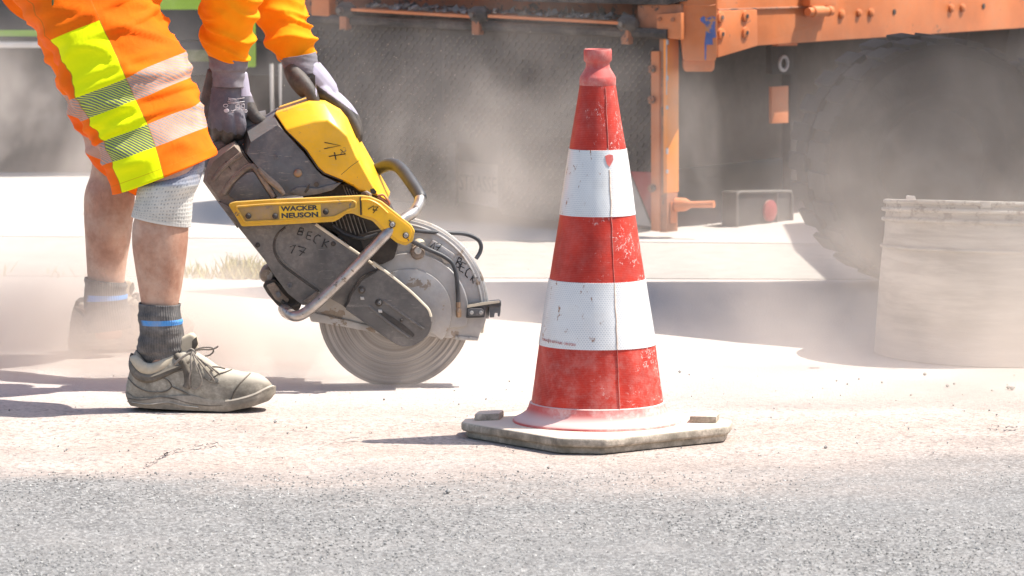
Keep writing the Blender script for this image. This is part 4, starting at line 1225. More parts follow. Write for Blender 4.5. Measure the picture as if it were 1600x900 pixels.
# ---- shoes: built side-on at the near foot, a turned copy for the far foot
PN = YN / FPX
def shoe_pt(px, py, d): return at(px, py, YN + d)
top = [(197, 603), (200, 588), (204, 574), (207, 556), (213, 545), (220, 553), (228, 565), (238, 568), (250, 563), (262, 556), (274, 549), (286, 545), (298, 546), (310, 551), (326, 561), (340, 571), (354, 575), (366, 577), (378, 580), (390, 581), (402, 583), (412, 588), (421, 595), (428, 605), (430.5, 612)]
botm = [(196, 615), (430, 622)]
def top_at(x):
    for (x0, y0), (x1, y1) in zip(top, top[1:]):
        if x <= x1: return y0 + (y1 - y0) * (x - x0) / (x1 - x0)
    return top[-1][1]
wid = [(196, .010), (200, .022), (208, .033), (220, .038), (240, .041), (262, .041), (290, .042), (320, .046), (350, .050), (378, .050), (400, .044), (416, .033), (425, .021), (430.5, .008)]
def wid_at(x):
    for (x0, y0), (x1, y1) in zip(wid, wid[1:]):
        if x <= x1: return y0 + (y1 - y0) * (x - x0) / (x1 - x0)
    return wid[-1][1]
def midline(x):                                   # where the upper meets the sole
    P_ = [(196, 612), (210, 622), (240, 622), (280, 618), (300, 618), (330, 626), (360, 626), (390, 620), (415, 609), (431, 603)]
    for (x0, y0), (x1, y1) in zip(P_, P_[1:]):
        if x <= x1: return y0 + (y1 - y0) * (x - x0) / (x1 - x0)
    return P_[-1][1]
up = MB(); rows = []
NX, NS = 60, 22
vs, fs = [], []
for i in range(NX + 1):
    x = 197 + (430.3 - 197) * i / NX
    t, bt, wd = top_at(x), midline(x) + 6, wid_at(x)
    t = min(t, bt - 3)
    for k in range(NS):
        a = math.pi * k / (NS - 1)                # over the top from near side to far side
        e = .32 if x < 292 else (.32 + .43 * (x - 292) / 28 if x < 320 else .75)
        hgt = math.sin(a) ** e
        narrow = (1 - .16 * hgt ** 2) if x < 300 else (1 - .12 * hgt ** 3)
        d = -math.cos(a) * wd * narrow * (1 if x < 300 else (abs(math.cos(a)) ** -.25 if abs(math.cos(a)) > .05 else 1))
        d = max(-wd * 1.02, min(wd * 1.02, d))
        p = shoe_pt(x, bt + (t - bt) * hgt, d)
        p += Vector((noise.noise(p * 30), noise.noise(p * 30 + Vector((5, 0, 0))), noise.noise(p * 26))) * .0016
        vs.append(p)
for i in range(NX):
    for k in range(NS - 1):
        fs.append((i * NS + k, i * NS + k + 1, (i + 1) * NS + k + 1, (i + 1) * NS + k))
    fs.append((i * NS + NS - 1, i * NS, (i + 1) * NS, (i + 1) * NS + NS - 1))
fs += [tuple(range(NS)), tuple(range(NX * NS + NS - 1, NX * NS - 1, -1))]
up.add(vs, fs)
shoe = build("shoe", up, M_SHOE, person, sharp=60)
# sole: outline swept from ground to midline, a little proud of the upper
so_ = MB(); vs, fs = [], []
NS2 = 9
botp = [(196, 616), (199, 627), (204, 634), (222, 637.5), (284, 641), (354, 643.5), (393, 636), (421, 626), (430.8, 614)]
def bot_at(x):
    for (x0, y0), (x1, y1) in zip(botp, botp[1:]):
        if x <= x1: return y0 + (y1 - y0) * (x - x0) / (x1 - x0)
    return botp[-1][1]
for i in range(NX + 1):
    x = 196.2 + (430.9 - 196.2) * i / NX
    t, bt = midline(x) , bot_at(x); wd = wid_at(max(197, min(430, x))) + .0035
    if bt < t + 1.5: t = bt - 1.5
    prof_ = [(-1, 0), (-1.03, .35), (-1.0, .7), (-.93, 1.0), (.93, 1.0), (1.0, .7), (1.03, .35), (1, 0), (0, -.05)]
    for a, h in prof_:
        vs.append(shoe_pt(x, t + (bt - t) * h, a * wd))
for i in range(NX):
    for k in range(NS2):
        k2 = (k + 1) % NS2
        fs.append((i * NS2 + k, i * NS2 + k2, (i + 1) * NS2 + k2, (i + 1) * NS2 + k))
fs += [tuple(range(NS2)), tuple(range(NX * NS2 + NS2 - 1, NX * NS2 - 1, -1))]
so_.add(vs, fs)
build("sole", so_, M_SOLE, shoe, sharp=50)
def sd_pt(px, py, lift=.002):
    """A point on the near side of the shoe."""
    t, bt, wd = top_at(px), midline(px) + 6, wid_at(px)
    h = max(0, min(1, (bt - py) / max(bt - t, 1)))
    e = .32 if px < 292 else (.32 + .43 * (px - 292) / 28 if px < 320 else .75)
    sn_ = h ** (1 / e); cs = math.sqrt(max(0, 1 - sn_ * sn_))
    narrow = (1 - .16 * h ** 2) if px < 300 else (1 - .12 * h ** 3)
    d = cs * wd * narrow * (1 if px < 300 else (cs ** -.25 if cs > .05 else 1))
    return shoe_pt(px, py, -min(d, wd * 1.02) - lift)
def sline(name, pts, r, m, lift=.001, n=5):
    return build(name, tube(MB(), [sd_pt(x, y, lift) for x, y in cr(pts, n)], r, 6), m, shoe)
# padded collar and its trim
cp = [(207, 560), (212, 563), (222, 574), (236, 578), (252, 572), (264, 563), (273, 556)]
build("padded_collar", tube(MB(), [sd_pt(x, y, -.004) for x, y in cr(cp, 5)], [.006 + .0075 * math.sin(math.pi * i / 30) for i in range(31)], 10), M_COLLAR, shoe)
ctop = [(213, 546), (219, 553), (227, 564), (238, 568), (250, 563), (264, 555), (275, 549)]
build("collar_edge", tube(MB(), [sd_pt(x, y + 1, -.004) for x, y in cr(ctop, 5)], .0022, 8), M_SHOEB, shoe)
build("heel_counter", tube(MB(), [sd_pt(x, y, -.003) for x, y in cr([(207, 552), (205.5, 566), (210, 580), (222, 590), (238, 591), (262, 582), (284, 572), (300, 562)], 5)], [.0035 + .006 * math.sin(math.pi * i / 35) for i in range(36)], 8), M_SHOEB, shoe)
sline("heel_seam", [(200, 590), (212, 603), (232, 612), (256, 612), (268, 604), (262, 594), (254, 590)], .0012, M_SHOEB)
sline("side_seam", [(254, 588), (270, 582), (288, 577)], .0013, M_SHOEB)
sline("side_seam", [(268, 604), (286, 612), (300, 620)], .0013, M_SHOEB)
sline("sole_groove", [(200, 622), (222, 625), (250, 621), (272, 623), (296, 630), (330, 634), (360, 631)], .0016, M_SHOEB, .0035)
sline("sole_ridge", [(206, 629), (232, 632), (262, 629), (286, 634), (310, 637)], .0018, M_SOLE, .005)
sline("toe_cap_seam", [(362, 624), (366, 612), (374, 600), (384, 590), (391, 583)], .0016, M_SHOEB)
sline("toe_bumper", [(352, 628), (372, 625), (396, 618), (414, 609), (424, 605), (429, 606)], .0042, M_SOLE, .0005)
sline("crease", [(329, 594), (340, 585), (352, 581), (362, 577)], .0013, M_SHOEB)
sline("crease", [(318, 590), (330, 597), (342, 598)], .001, M_SHOEB)
# eyestay and tongue
build("eyestay", tube(MB(), [sd_pt(x, y, -.003) for x, y in cr([(276, 556), (290, 574), (294, 596), (291, 606)], 5)], [.008] * 16, 10), M_SHOEB, shoe)
tq = [(274, 534), (282, 528), (290, 525), (298, 521), (305, 525), (309, 537), (308, 548), (300, 556), (286, 552), (275, 548)]
tg = MB(); prism(tg, [shoe_pt(x, y, -.018) for x, y in round_poly(tq, 5)], Vector((0, .036, 0)))
build("tongue", tg, M_COLLAR, shoe, bevel=.006, bseg=3)
tg = MB(); prism(tg, [shoe_pt(x, y, -.0195) for x, y in round_poly([(300, 533), (307, 526), (309.5, 538), (303, 548), (300, 546)], 1.5)], Vector((0, .004, 0)))
build("tongue_tab", tg, M_SHOEB, shoe, bevel=.001)
# laces: bow, tail ends and crossings
def lace(pts, r=.0017, n=6):
    q = cr([tuple(shoe_pt(x, y, d)) for x, y, d in pts], n)
    return build("lace", tube(MB(), q, r, 7), M_LACE, shoe)
lace([(301, 549, -.052), (298, 560, -.06), (299, 574, -.064), (296, 590, -.064), (297, 602, -.062), (304, 607.5, -.062), (312, 604, -.064), (315, 594, -.066), (311, 580, -.064), (305, 566, -.06), (301, 551, -.053)])
lace([(301, 549, -.050), (309, 562, -.058), (320, 576, -.060), (330, 588, -.058), (335, 596, -.056)])
lace([(300, 549, -.048), (312, 544, -.05), (324, 542.5, -.05), (332, 544, -.05), (333, 550, -.048), (327, 555, -.046), (320, 556, -.044)])
lace([(300, 549, -.046), (314, 546, -.042), (328, 546, -.04), (336, 544, -.04), (341, 541, -.04)], .0018)
lace([(300, 550, -.048), (290, 555, -.05), (280, 562, -.05), (272, 570, -.046)], .0026)
for a, b_ in (((306, 556), (322, 572)), ((313, 562), (333, 580)), ((322, 568), (344, 586)), ((332, 573), (352, 576))):
    lace([(a[0], a[1], -.034), ((a[0] + b_[0]) / 2, (a[1] + b_[1]) / 2 - 1, -.04), (b_[0], b_[1], -.042)], .0018)
lace([(293, 551, -.04), (299, 546, -.046), (305, 551, -.05), (299, 554, -.05), (294, 550, -.042)], .0028)
# far shoe: same shoe, turned away
fs_ = shoe.copy(); COL.objects.link(fs_); fs_.parent = person
pivot = at(197, 640, YN)
Tm = Matrix.Translation(Vector((at(112, 545, YF + .03).x, YF + .06, 0))) @ Matrix.Rotation(R(34), 4, 'Z') @ Matrix.Translation(Vector((-pivot.x, -YN, 0)))
fs_.matrix_local = Matrix.Translation(-BASE) @ Tm @ Matrix.Translation(BASE)
for ch in list(shoe.children):
    c = ch.copy(); COL.objects.link(c); c.parent = fs_

# ---- gloves
def invpx(p):
    d = p - CP
    z = d.dot(FW)
    return 800 + d.x / z * FPX, 450 - d.dot(UP) / z * FPX
def glove(name, lobes, fingers, dark, pale, vox=.0022):
    mb = MB()
    for pts in lobes: limb(mb, pts, 5, 16)
    for pts in fingers:
        q = cr([tuple(at(p[0], p[1], p[2])) + (p[3],) for p in pts], 6)
        tube(mb, [Vector(p[:3]) for p in q], [p[3] for p in q], 14)
        for e in (q[0], q[-1]): ellip(mb, e[:3], (e[3], 0, 0), (0, e[3], 0), (0, 0, e[3]), 12)
    o = build(name, mb, M_GLV, person, sharp=0)
    fuse(o, vox, 5)
    o.data.materials.append(M_GRIPC); o.data.materials.append(M_GLVL)
    off = ORG[person.name]
    for f in o.data.polygons:
        c = f.center + off
        x, y = invpx(c)
        f.material_index = 1 if dark(x, y, c.y) else (2 if pale(x, y, c.y) else 0)
    return o
ORG["person"] = BASE
# right hand, closed round the rear handle; back of the hand to the camera
HY = 10.475
lob = [[(356, 112, HY, .026), (355, 135, HY, .030), (352, 155, HY, .033), (348, 175, HY, .034), (346, 188, HY + .003, .030)],
       [(342, 112, HY + .004, .024), (335, 138, HY + .008, .023), (330, 162, HY + .012, .023), (330, 184, HY + .012, .021)],
       [(370, 114, HY + .004, .022), (373, 142, HY + .006, .0235), (374, 162, HY + .006, .022), (370, 184, HY + .004, .018)]]
fin = [[(371, 178, HY - .014, .0140), (375, 194, HY - .014, .0135), (373, 206, HY + .004, .0125), (366, 214, HY + .045, .0105), (368, 206, HY + .075, .010)],
       [(356, 182, HY - .020, .0140), (359, 201, HY - .018, .0138), (357, 212, HY + .002, .0130), (352, 220, HY + .045, .0105), (355, 211, HY + .078, .010)],
       [(341, 183, HY - .016, .0138), (341, 199, HY - .013, .0135), (340, 208, HY + .006, .0125), (338, 216, HY + .045, .0105), (342, 208, HY + .075, .010)],
       [(328, 180, HY - .006, .0135), (326, 192, HY - .002, .0125), (327, 200, HY + .012, .0115), (327, 209, HY + .046, .0095), (332, 202, HY + .070, .009)],
       [(382, 150, HY + .018, .0150), (389, 168, HY + .012, .0150), (397, 181, HY + .010, .0135), (406, 188, HY + .012, .0115), (412, 189, HY + .02, .0095)]]
def dk1(x, y, d):
    if d > HY + .022: return True
    if x > 386.5 and y > 160: return True
    if x > 383 and y > 176: return x > 386 - (y - 176) * .05
    if x < 334 - (y - 112) * .13: return True
    return y > 199 + (x - 325) * .24 + 1.5 * math.sin(x * .5)
gl = glove("glove", lob, fin, dk1, lambda x, y, d: x > 377 and y < 150)
gl["label"] = "near grey glove with white print, closed on the rear handle"
cuff = loft(MB(), [(325.5, 84, 387, 92, HY - .003, .046, 0), (327, 96, 386, 101, HY - .003, .0455, .2), (328, 106, 385, 109, HY - .003, .044, .4), (330, 110, 383, 113, HY - .002, .040, .55), (332, 122, 382, 124, HY, .039, .8), (333, 134, 382, 136, HY, .038, 1)], 44, 6, 2.1, lambda q, p: (1 - abs(noise.noise(Vector((p.x * 6, p.y * 6, p.z * 70 + p.x * 20))) * 2)) * .0022, (False, False))
co_ = build("cuff", cuff, M_CUFF, gl, sharp=0); solidify(co_, .002)
# the white print on the back of the glove
def back_pt(x, y):
    u = (x - 352) / 32.0
    return HY - .0345 + .012 * u * u + (y - 165) * -.00003
def gprint(name, lines, r=.55):
    mb = MB()
    for ln in lines: tube(mb, [at(x, y, back_pt(x, y) - .0012) for x, y in ln], r * HY / FPX, 5)
    build(name, mb, M_PRT, gl, sharp=0)
tt = text_mb("Flexible", 1, (0, 0, 0), (1, 0, 0), (0, 0, 1), 0); wx = max(p.x for p in tt.v)
build("print", MB().add([at(356.5 + p.x / wx * 13 + p.z * 1.0, 157.2 - p.z * 4.6, back_pt(362, 155) - .0022) for p in tt.v], tt.f), M_PRT, gl, sharp=0)
gprint("print", [[(355.5, 159), (371, 160), (382, 158.5)]]); gprint("print", [[(356.5, 153), (369, 155)], [(369, 154.8), (382, 152.8)]], .4)
gprint("print", [[(356, 161.5), (382, 162)]], .35)
for x in (368.5, 376.5): gprint("print", [[(x, 164), (x + 5.5, 163.5), (x + 5.5, 171.5), (x, 172), (x, 164)], [(x + 1, 167), (x + 4.5, 169)]], .5)
gprint("print", [[(352.5 + 3.6 * math.cos(a), 165 + 2.4 * math.sin(a)) for a in [i * .63 for i in range(11)]]], .5)
gprint("print", [[(353.8 + r_ * math.cos(a), 172.8 + r_ * .7 * math.sin(a)) for r_ in (3.6, 2.4, 1.0) for a in [i * .7 for i in range(10)]]], .8)
gprint("print", [[(361, 172.5), (364, 173), (368, 171.5)], [(362, 175.5), (365, 175)]], .55)
gprint("print", [[(384.3 + 1.8 * math.cos(a), 173.5 + 2.2 * math.sin(a)) for a in [i * .7 for i in range(10)]]], .55)

# left hand, spread over the top cover: thumb on the near side, fingers over the front
LY = 10.56
lob = [[(469, 96, LY + .03, .026), (480, 112, LY + .025, .029), (494, 128, LY + .03, .030), (508, 142, LY + .04, .027), (516, 150, LY + .05, .022)],
       [(456, 104, LY + .01, .020), (464, 122, LY + .0, .021), (474, 138, LY - .005, .0185), (480, 148, LY - .005, .014)],
       [(488, 106, LY + .05, .020), (502, 124, LY + .06, .021), (516, 142, LY + .07, .019)]]
fin = [[(462, 118, LY - .005, .018), (474, 130, LY - .018, .0165), (484, 142, LY - .026, .0140), (489, 153, LY - .030, .0130), (491.5, 161.5, LY - .030, .0122)],
       [(505, 144, LY + .012, .0150), (519, 155, LY + .0, .0135), (534, 168, LY - .004, .0130), (546, 183, LY - .002, .0120), (555, 199, LY + .0, .0112), (557.5, 209, LY + .002, .0102)],
       [(512, 146, LY + .038, .0145), (527, 157, LY + .032, .0135), (543, 171, LY + .03, .0128), (554, 188, LY + .03, .0118), (559, 206, LY + .03, .0108), (560, 216, LY + .032, .0098)],
       [(516, 148, LY + .066, .0140), (531, 158, LY + .064, .0130), (545, 172, LY + .062, .0122), (555, 188, LY + .062, .0112), (559, 203, LY + .062, .0102)],
       [(518, 146, LY + .092, .0125), (532, 157, LY + .094, .0115), (544, 169, LY + .094, .0108), (552, 182, LY + .094, .0098)]]
def dk2(x, y, d):
    if d < LY + .005 and y > 100 and x < 493 - max(0, 118 - y) * 1.0: return True
    if (x - 503) * .8 + 139 < y and x > 497: return True
    if x > 495: return y > 141 + (x - 505) * .72 - 1
    return y > 106 and x < 462 + (y - 106) * .75
g2 = glove("glove", lob, fin, dk2, lambda x, y, d: True)
g2["label"] = "far glove with dark thumb resting on the yellow cover"
cuff = loft(MB(), [(436.5, 91, 493, 81, LY + .035, .044, 0), (440, 99, 494.5, 90, LY + .035, .043, .3), (444, 106, 495.5, 99, LY + .033, .041, .6), (449, 110, 496, 104, LY + .03, .038, .8), (455, 118, 499, 112, LY + .03, .036, 1)], 44, 6, 2.1, lambda q, p: (1 - abs(noise.noise(Vector((p.x * 6, p.y * 6, p.z * 70 + p.x * 20))) * 2)) * .0022, (False, False))
co_ = build("cuff", cuff, M_CUFF, g2, sharp=0); solidify(co_, .002)
# ================================================================ ORANGE ROAD-WORKS TRUCK (its rear corner)
CR = gp(1050, 363, .02)
TU = Vector((-.79, .613, 0)).normalized()        # along the rear, to the left and away
TV = Vector((.613, .79, 0)).normalized()         # along the side, to the right and away
NR, NS_ = -TV, Vector((.79, -.613, 0)).normalized()
truck = empty("road_works_truck", (CR.x, CR.y, 0))
tag(truck, "orange road-works truck with dark chequer plate tail doors, seen from its rear corner", "truck")
def rp(px, py, d=0.0): return onplane(px, py, CR + NR * d, NR)          # a point on the rear face (d towards the camera)
def sp(px, py, d=0.0): return onplane(px, py, CR + NS_ * d, NS_)        # a point on the side face
def rpoly(poly, d, t, r=0): return prism(MB(), [rp(x, y, d) for x, y in (round_poly(poly, r) if r else poly)], TV * t)
def spoly(poly, d, t, r=0): return prism(MB(), [sp(x, y, d) for x, y in (round_poly(poly, r) if r else poly)], -NS_ * t)
M_OR = mat("truck_orange", (.62, .175, .045), .5, var=.2, vs=5, dust=.22, ds=5, bump=.18, bs=50, chips=(.22, .08, .035), chip_amt=.66, chip_s=18, scratch=.25, dustcol=(.50, .28, .17))
M_ORB = mat("sunlit_orange", (.85, .26, .012), .45, var=.1, vs=7, dust=.1, ds=6, bump=.15, bs=50, chips=(.55, .52, .5), chip_amt=.68, chip_s=13, dustcol=(.6, .38, .2))  # truck orange lightened, sunlight on the side face put into the colour
M_ORD = mat("rusty_orange", (.40, .14, .06), .65, var=.35, vs=9, dust=.3, ds=7, bump=.4, bs=60, chips=(.045, .035, .03), chip_amt=.56, chip_s=16, dustcol=(.32, .22, .16))
M_PLATE = mat("dark_steel_plate", (.055, .047, .043), .6, metal=.3, var=.35, vs=5, dust=.32, ds=3, bump=.35, bs=50, dustcol=(.22, .18, .15))
M_TREAD = mat("worn_tread_bars", (.15, .13, .115), .45, metal=.5, var=.4, vs=14, dust=.2, ds=6, bump=.2, dustcol=(.28, .23, .19))
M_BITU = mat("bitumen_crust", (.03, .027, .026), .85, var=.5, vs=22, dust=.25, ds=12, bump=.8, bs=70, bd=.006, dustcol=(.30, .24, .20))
M_UNDER = mat("underbody_and_shade_dark", (.03, .027, .026), .85, var=.3, dust=.2, ds=4, bump=.3, dustcol=(.12, .10, .09))  # dark underparts; also stands for the shade under truck and van
M_REDW = mat("faded_red_panel", (.34, .035, .03), .6, var=.2, dust=.3, bump=.2, dustcol=(.35, .2, .17))
M_WHW = mat("faded_white_panel", (.42, .38, .34), .6, var=.2, dust=.3, bump=.2)
M_BLUE = mat("old_blue_paint", (.06, .12, .36), .6, var=.3, vs=30, dust=.12, bump=.3, chips=(.55, .22, .06), chip_amt=.58, chip_s=36)
M_CHIP = mat("scraped_steel", (.42, .42, .45), .5, metal=.3, var=.3, dust=0, bump=.2)
M_LENS = mat("red_lens", (.35, .02, .02), .3, var=.1, dust=.3, bump=.1)
M_LAMPF = mat("lamp_frame_grey", (.17, .155, .14), .6, var=.2, dust=.2, bump=.1, dustcol=(.22, .2, .18))
M_GLASSY = mat("lamp_box", (.045, .04, .038), .6, var=.3, dust=.2, bump=.2, dustcol=(.16, .14, .12))

# tail door in chequer plate: right leaf, left leaf, the recess between them
right = [(689, 47), (1036, 56), (1036, 362), (850, 344), (784, 335.5), (778, 324), (777, 226), (689, 221)]
left = [(440, 29.5), (689, 42), (689, 221), (712, 222), (712, 321), (701, 324.5), (664, 320), (560, 306), (440, 288)]
plr = build("tail_plate", rpoly(right, 0, .012), M_PLATE, truck, bevel=.002)
pll = build("tail_plate", rpoly(left, 0, .012), M_PLATE, truck, bevel=.002)
rec = build("number_panel", rpoly([(700, 248), (782, 256), (782, 326), (700, 312)], -.05, .01), mat("dusty_panel", (.20, .175, .155), .7, var=.2, dust=.5, bump=.2, dustcol=(.34, .29, .25)), truck)
build("recess_top", rpoly([(700, 221), (782, 226), (782, 258), (700, 250)], -.035, .012), M_PLATE, truck)
build("plate_edge", rpoly([(700, 224), (712, 224), (712, 321), (701, 324)], .014, .014), M_BITU, pll, bevel=.002)
# stencilled word on the panel
t = text_mb("STRASSE", 1, (0, 0, 0), (1, 0, 0), (0, 0, 1), 0)
x0, x1 = min(p.x for p in t.v), max(p.x for p in t.v); z1 = max(p.z for p in t.v)
build("panel_lettering", MB().add([rp(717.5 + (p.x - x0) / (x1 - x0) * 58, 296 + (p.x - x0) / (x1 - x0) * 6 - p.z / z1 * 25, -.047) for p in t.v], t.f), mat("stencil_grey", (.035, .03, .028), .8, dust=.1, bump=0, var=.2), rec, sharp=0)
# raised tread bars
def inside(poly, x, y):
    c = False
    for (x0_, y0_), (x1_, y1_) in zip(poly, poly[1:] + poly[:1]):
        if (y0_ > y) != (y1_ > y) and x < (x1_ - x0_) * (y - y0_) / (y1_ - y0_) + x0_: c = not c
    return c
UZ = Vector((0, 0, 1))
for poly, par in ((right, plr), (left, pll)):
    tb_ = MB()
    sl = lambda x: (x - 689) * .06
    row = 0
    y = 30.0
    while y < 366:
        for i in range(60):
            x = 470 + i * 10.0 + (5 if row % 2 else 0)
            yy = y + sl(x)
            if x > 1022 or not inside(poly, x, yy) or not inside(poly, x + 4, yy - 6) or not inside(poly, x - 4, yy + 7): continue
            if random.random() < .14: continue
            c = rp(x + random.uniform(-.5, .5), yy + random.uniform(-.4, .4), .0015); s = 1 if row % 2 else -1
            dv = (-TU * (.35 if s > 0 else -.45) + UZ * (.9)).normalized()
            if s < 0: dv = (-TU * .75 + UZ * .55).normalized()
            w_ = dv.cross(NR).normalized()
            a, b_ = .0065, .0017
            q = [c + dv * a, c + w_ * b_, c - dv * a, c - w_ * b_]
            tb_.add([p - NR * .002 for p in q] + [p + NR * .0022 for p in q], [(4, 5, 6, 7)] + [(k, (k + 1) % 4, (k + 1) % 4 + 4, k + 4) for k in range(4)])
        y += 6.6; row += 1
    o = build("tread_pattern", tb_, M_TREAD, par, sharp=30); o["kind"] = "stuff"

# right-hand door frame: rear strip, side face coloured brighter as sunlit, bolts, lower block, red and white marking panel
build("door_frame", rpoly([(1017, 80), (1030, 80), (1030, 362), (1017, 361)], .02, .02), M_OR, truck, bevel=.002)
dp = build("door_post", rpoly([(1030, 50), (1042, 50), (1042, 363), (1030, 363)], .012, .05), M_ORD, truck, bevel=.002)
cpl = CR + NS_ * 0
q = [rp(1042, 50, .014), rp(1042, 300, .014)]
sidep = MB()
a, b_ = rp(1042, 49, .016), rp(1042, 302, .016)
prism(sidep, [a, b_, b_ + TV * .055, a + TV * .055], TU * .012)
build("door_side", sidep, M_ORB, truck, bevel=.0015)
a, b_ = rp(1042, 302, .016), rp(1042, 362, .016)
sidep = MB(); prism(sidep, [a, b_, b_ + TV * .05, a + TV * .05], TU * .012); lower = build("door_foot", sidep, M_ORD, truck, bevel=.002)
a, b_ = rp(1044, 316, .017), rp(1044, 350, .017)
sidep = MB(); prism(sidep, [a + TV * .014, b_ + TV * .014, b_ + TV * .04, a + TV * .04], TU * .004 - NS_ * .0); build("foot_plate", sidep, M_OR, lower, bevel=.001)
build("edge_scrape", tube(MB(), [rp(1041.6, y, .018) for y in range(52, 150, 6)], [.0012 + .0014 * abs(noise.noise(Vector((i * .9, 0, 0)))) for i in range(17)], 6), M_CHIP, truck)
for x, y, s in ((1043, 122, 4), (1043, 168, 3), (1043, 236, 5), (1043, 268, 3), (1044, 66, 4)):
    mb = MB(); box(mb, rp(x - .5, y, .018), TU * .002, NR * .003, UZ * (s * .0016)); build("paint_chip", mb, M_CHIP, truck)
for y in (108, 156, 294):
    c = rp(1020, y, .024)
    mb = MB(); tube(mb, [c, c + NR * .010, c + NR * .011, c + NR * .018], [.011, .011, .006, .005], 10); build("door_bolt", mb, M_ORD, truck)
build("marking_panel", rpoly([(985, 268), (1017, 269), (1017, 345)], .006, .004), M_REDW, truck)
build("marking_panel", rpoly([(984, 270), (1014, 345), (1017, 354), (985, 350)], .007, .004), M_WHW, truck)
# top rail over the doors, crusted ledge with hinges, posts
build("top_rail", tube(MB(), [rp(x, 29 + (x - 480) * .043, .02) for x in range(474, 1045, 30)], .014, 8), M_BITU, truck)
build("hopper_back", rpoly([(470, -60), (1100, -40), (1100, 58), (470, 40)], -.10, .02), M_ORD, truck)
for x0_, x1_, y0_, y1_ in ((548, 738, 13, 24), (762, 968, 23, 34)):
    mb = MB()
    a, b_ = rp(x0_, y0_, .05), rp(x1_, y1_, .05)
    prism(mb, [a, b_, b_ + TV * .14, a + TV * .14], -UZ * .008)
    led = build("hopper_ledge", mb, M_OR, truck, bevel=.001)
    cm = MB()
    for i in range(190):
        p = a.lerp(b_, random.random()) + TV * random.uniform(.004, .12) + UZ * .002
        r = random.choice([.003, .004, .006, .009])
        vs = [p + Vector((random.gauss(0, r), random.gauss(0, r), abs(random.gauss(0, r)))) for _ in range(7)]
        bm = bmesh.new()
        for v in vs: bm.verts.new(v)
        bmesh.ops.convex_hull(bm, input=bm.verts)
        keep = [v for v in bm.verts if v.link_faces]; ix = {v: k for k, v in enumerate(keep)}
        cm.add([v.co.copy() for v in keep], [tuple(ix[v] for v in f.verts) for f in bm.faces]); bm.free()
    o = build("asphalt_crumbs", cm, mat("crumb_grey", (.11, .10, .095), .9, var=.6, vs=80, dust=.3, bump=.3), led, sharp=20); o["kind"] = "stuff"
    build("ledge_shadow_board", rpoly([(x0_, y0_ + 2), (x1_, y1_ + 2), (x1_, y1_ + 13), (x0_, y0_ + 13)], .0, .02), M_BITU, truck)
for x, y in ((541, 16), (748, 23), (981, 37)):
    c = rp(x, y, .03)
    hb = MB(); tube(hb, [c - TU * .03, c - TU * .012, c + TU * .012, c + TU * .03], [.012, .024, .024, .012], 12)
    h = build("hinge", hb, M_BITU, truck)
    mb = MB(); box(mb, c - UZ * .025 + NR * .004, TU * .013, NR * .012, UZ * .03); build("hinge_strap", mb, M_ORD, h, bevel=.003)
    mb = MB(); tube(mb, [c + NR * .02, c + NR * .036], [.011, .007], 10); build("hinge_pin", mb, M_TREAD, h)
build("corner_post", rpoly([(486, -40), (514, -40), (514, 27), (486, 25)], .03, .06), M_OR, truck, bevel=.004)
build("post_flange", rpoly([(514, -40), (527, -40), (527, 27), (514, 27)], .0, .03), M_ORD, truck, bevel=.003)
build("rear_plate", rpoly([(996, 8), (1064, 6), (1064, 62), (996, 56)], .01, .03), M_ORD, truck, bevel=.003)
rp2 = build("rear_gusset", rpoly([(1026, 22), (1064, 20), (1064, 62), (1026, 58)], .022, .014), M_OR, truck, bevel=.002)
for x, y in ((1030, 30), (1051, 31)):
    mb = MB(); tube(mb, [rp(x, y, .022), rp(x, y, .028)], .006, 8); build("rivet", mb, M_ORD, rp2)
build("rear_crossbar", rpoly([(800, -40), (1062, -30), (1062, 2), (1040, 8), (800, 2)], .03, .05), M_BITU, truck, bevel=.004)

# corner column with its worn blue patch and foot
ctr = rp(1091, 60, .10)
FC = Vector((0, -1, 0))
def fpoly(poly, Y, t, r=0): return prism(MB(), [at(x, y, Y) for x, y in (round_poly(poly, r) if r else poly)], Vector((0, t, 0)))
YK = CR.y - .02
colm = build("corner_column", fpoly([(1061, -60), (1120, -60), (1120.5, 84), (1118, 95), (1068, 95), (1064, 60)], YK, .11, 2), M_OR, truck, bevel=.006, bseg=3)
build("column_foot", fpoly([(1067, 95), (1117, 95), (1116, 108), (1112, 112), (1071, 112), (1068, 108)], YK + .01, .09, 2), M_OR, colm, bevel=.004)
build("weld_line", tube(MB(), [at(1068 + i * 5, 8.5 + .6 * math.sin(i * 1.7), YK - .001) for i in range(11)], .0022, 6), M_OR, colm)
bl = MB()
bp = [(1094, 29), (1099, 25), (1104, 29), (1112, 25), (1118, 27), (1117, 44), (1119, 58), (1113, 60), (1114, 70), (1104, 70), (1103, 94), (1101, 93), (1101, 66), (1103, 52), (1101, 38), (1095, 33)]
build("bare_patch", fpoly(bp, YK - .0012, .002), M_BLUE, colm)

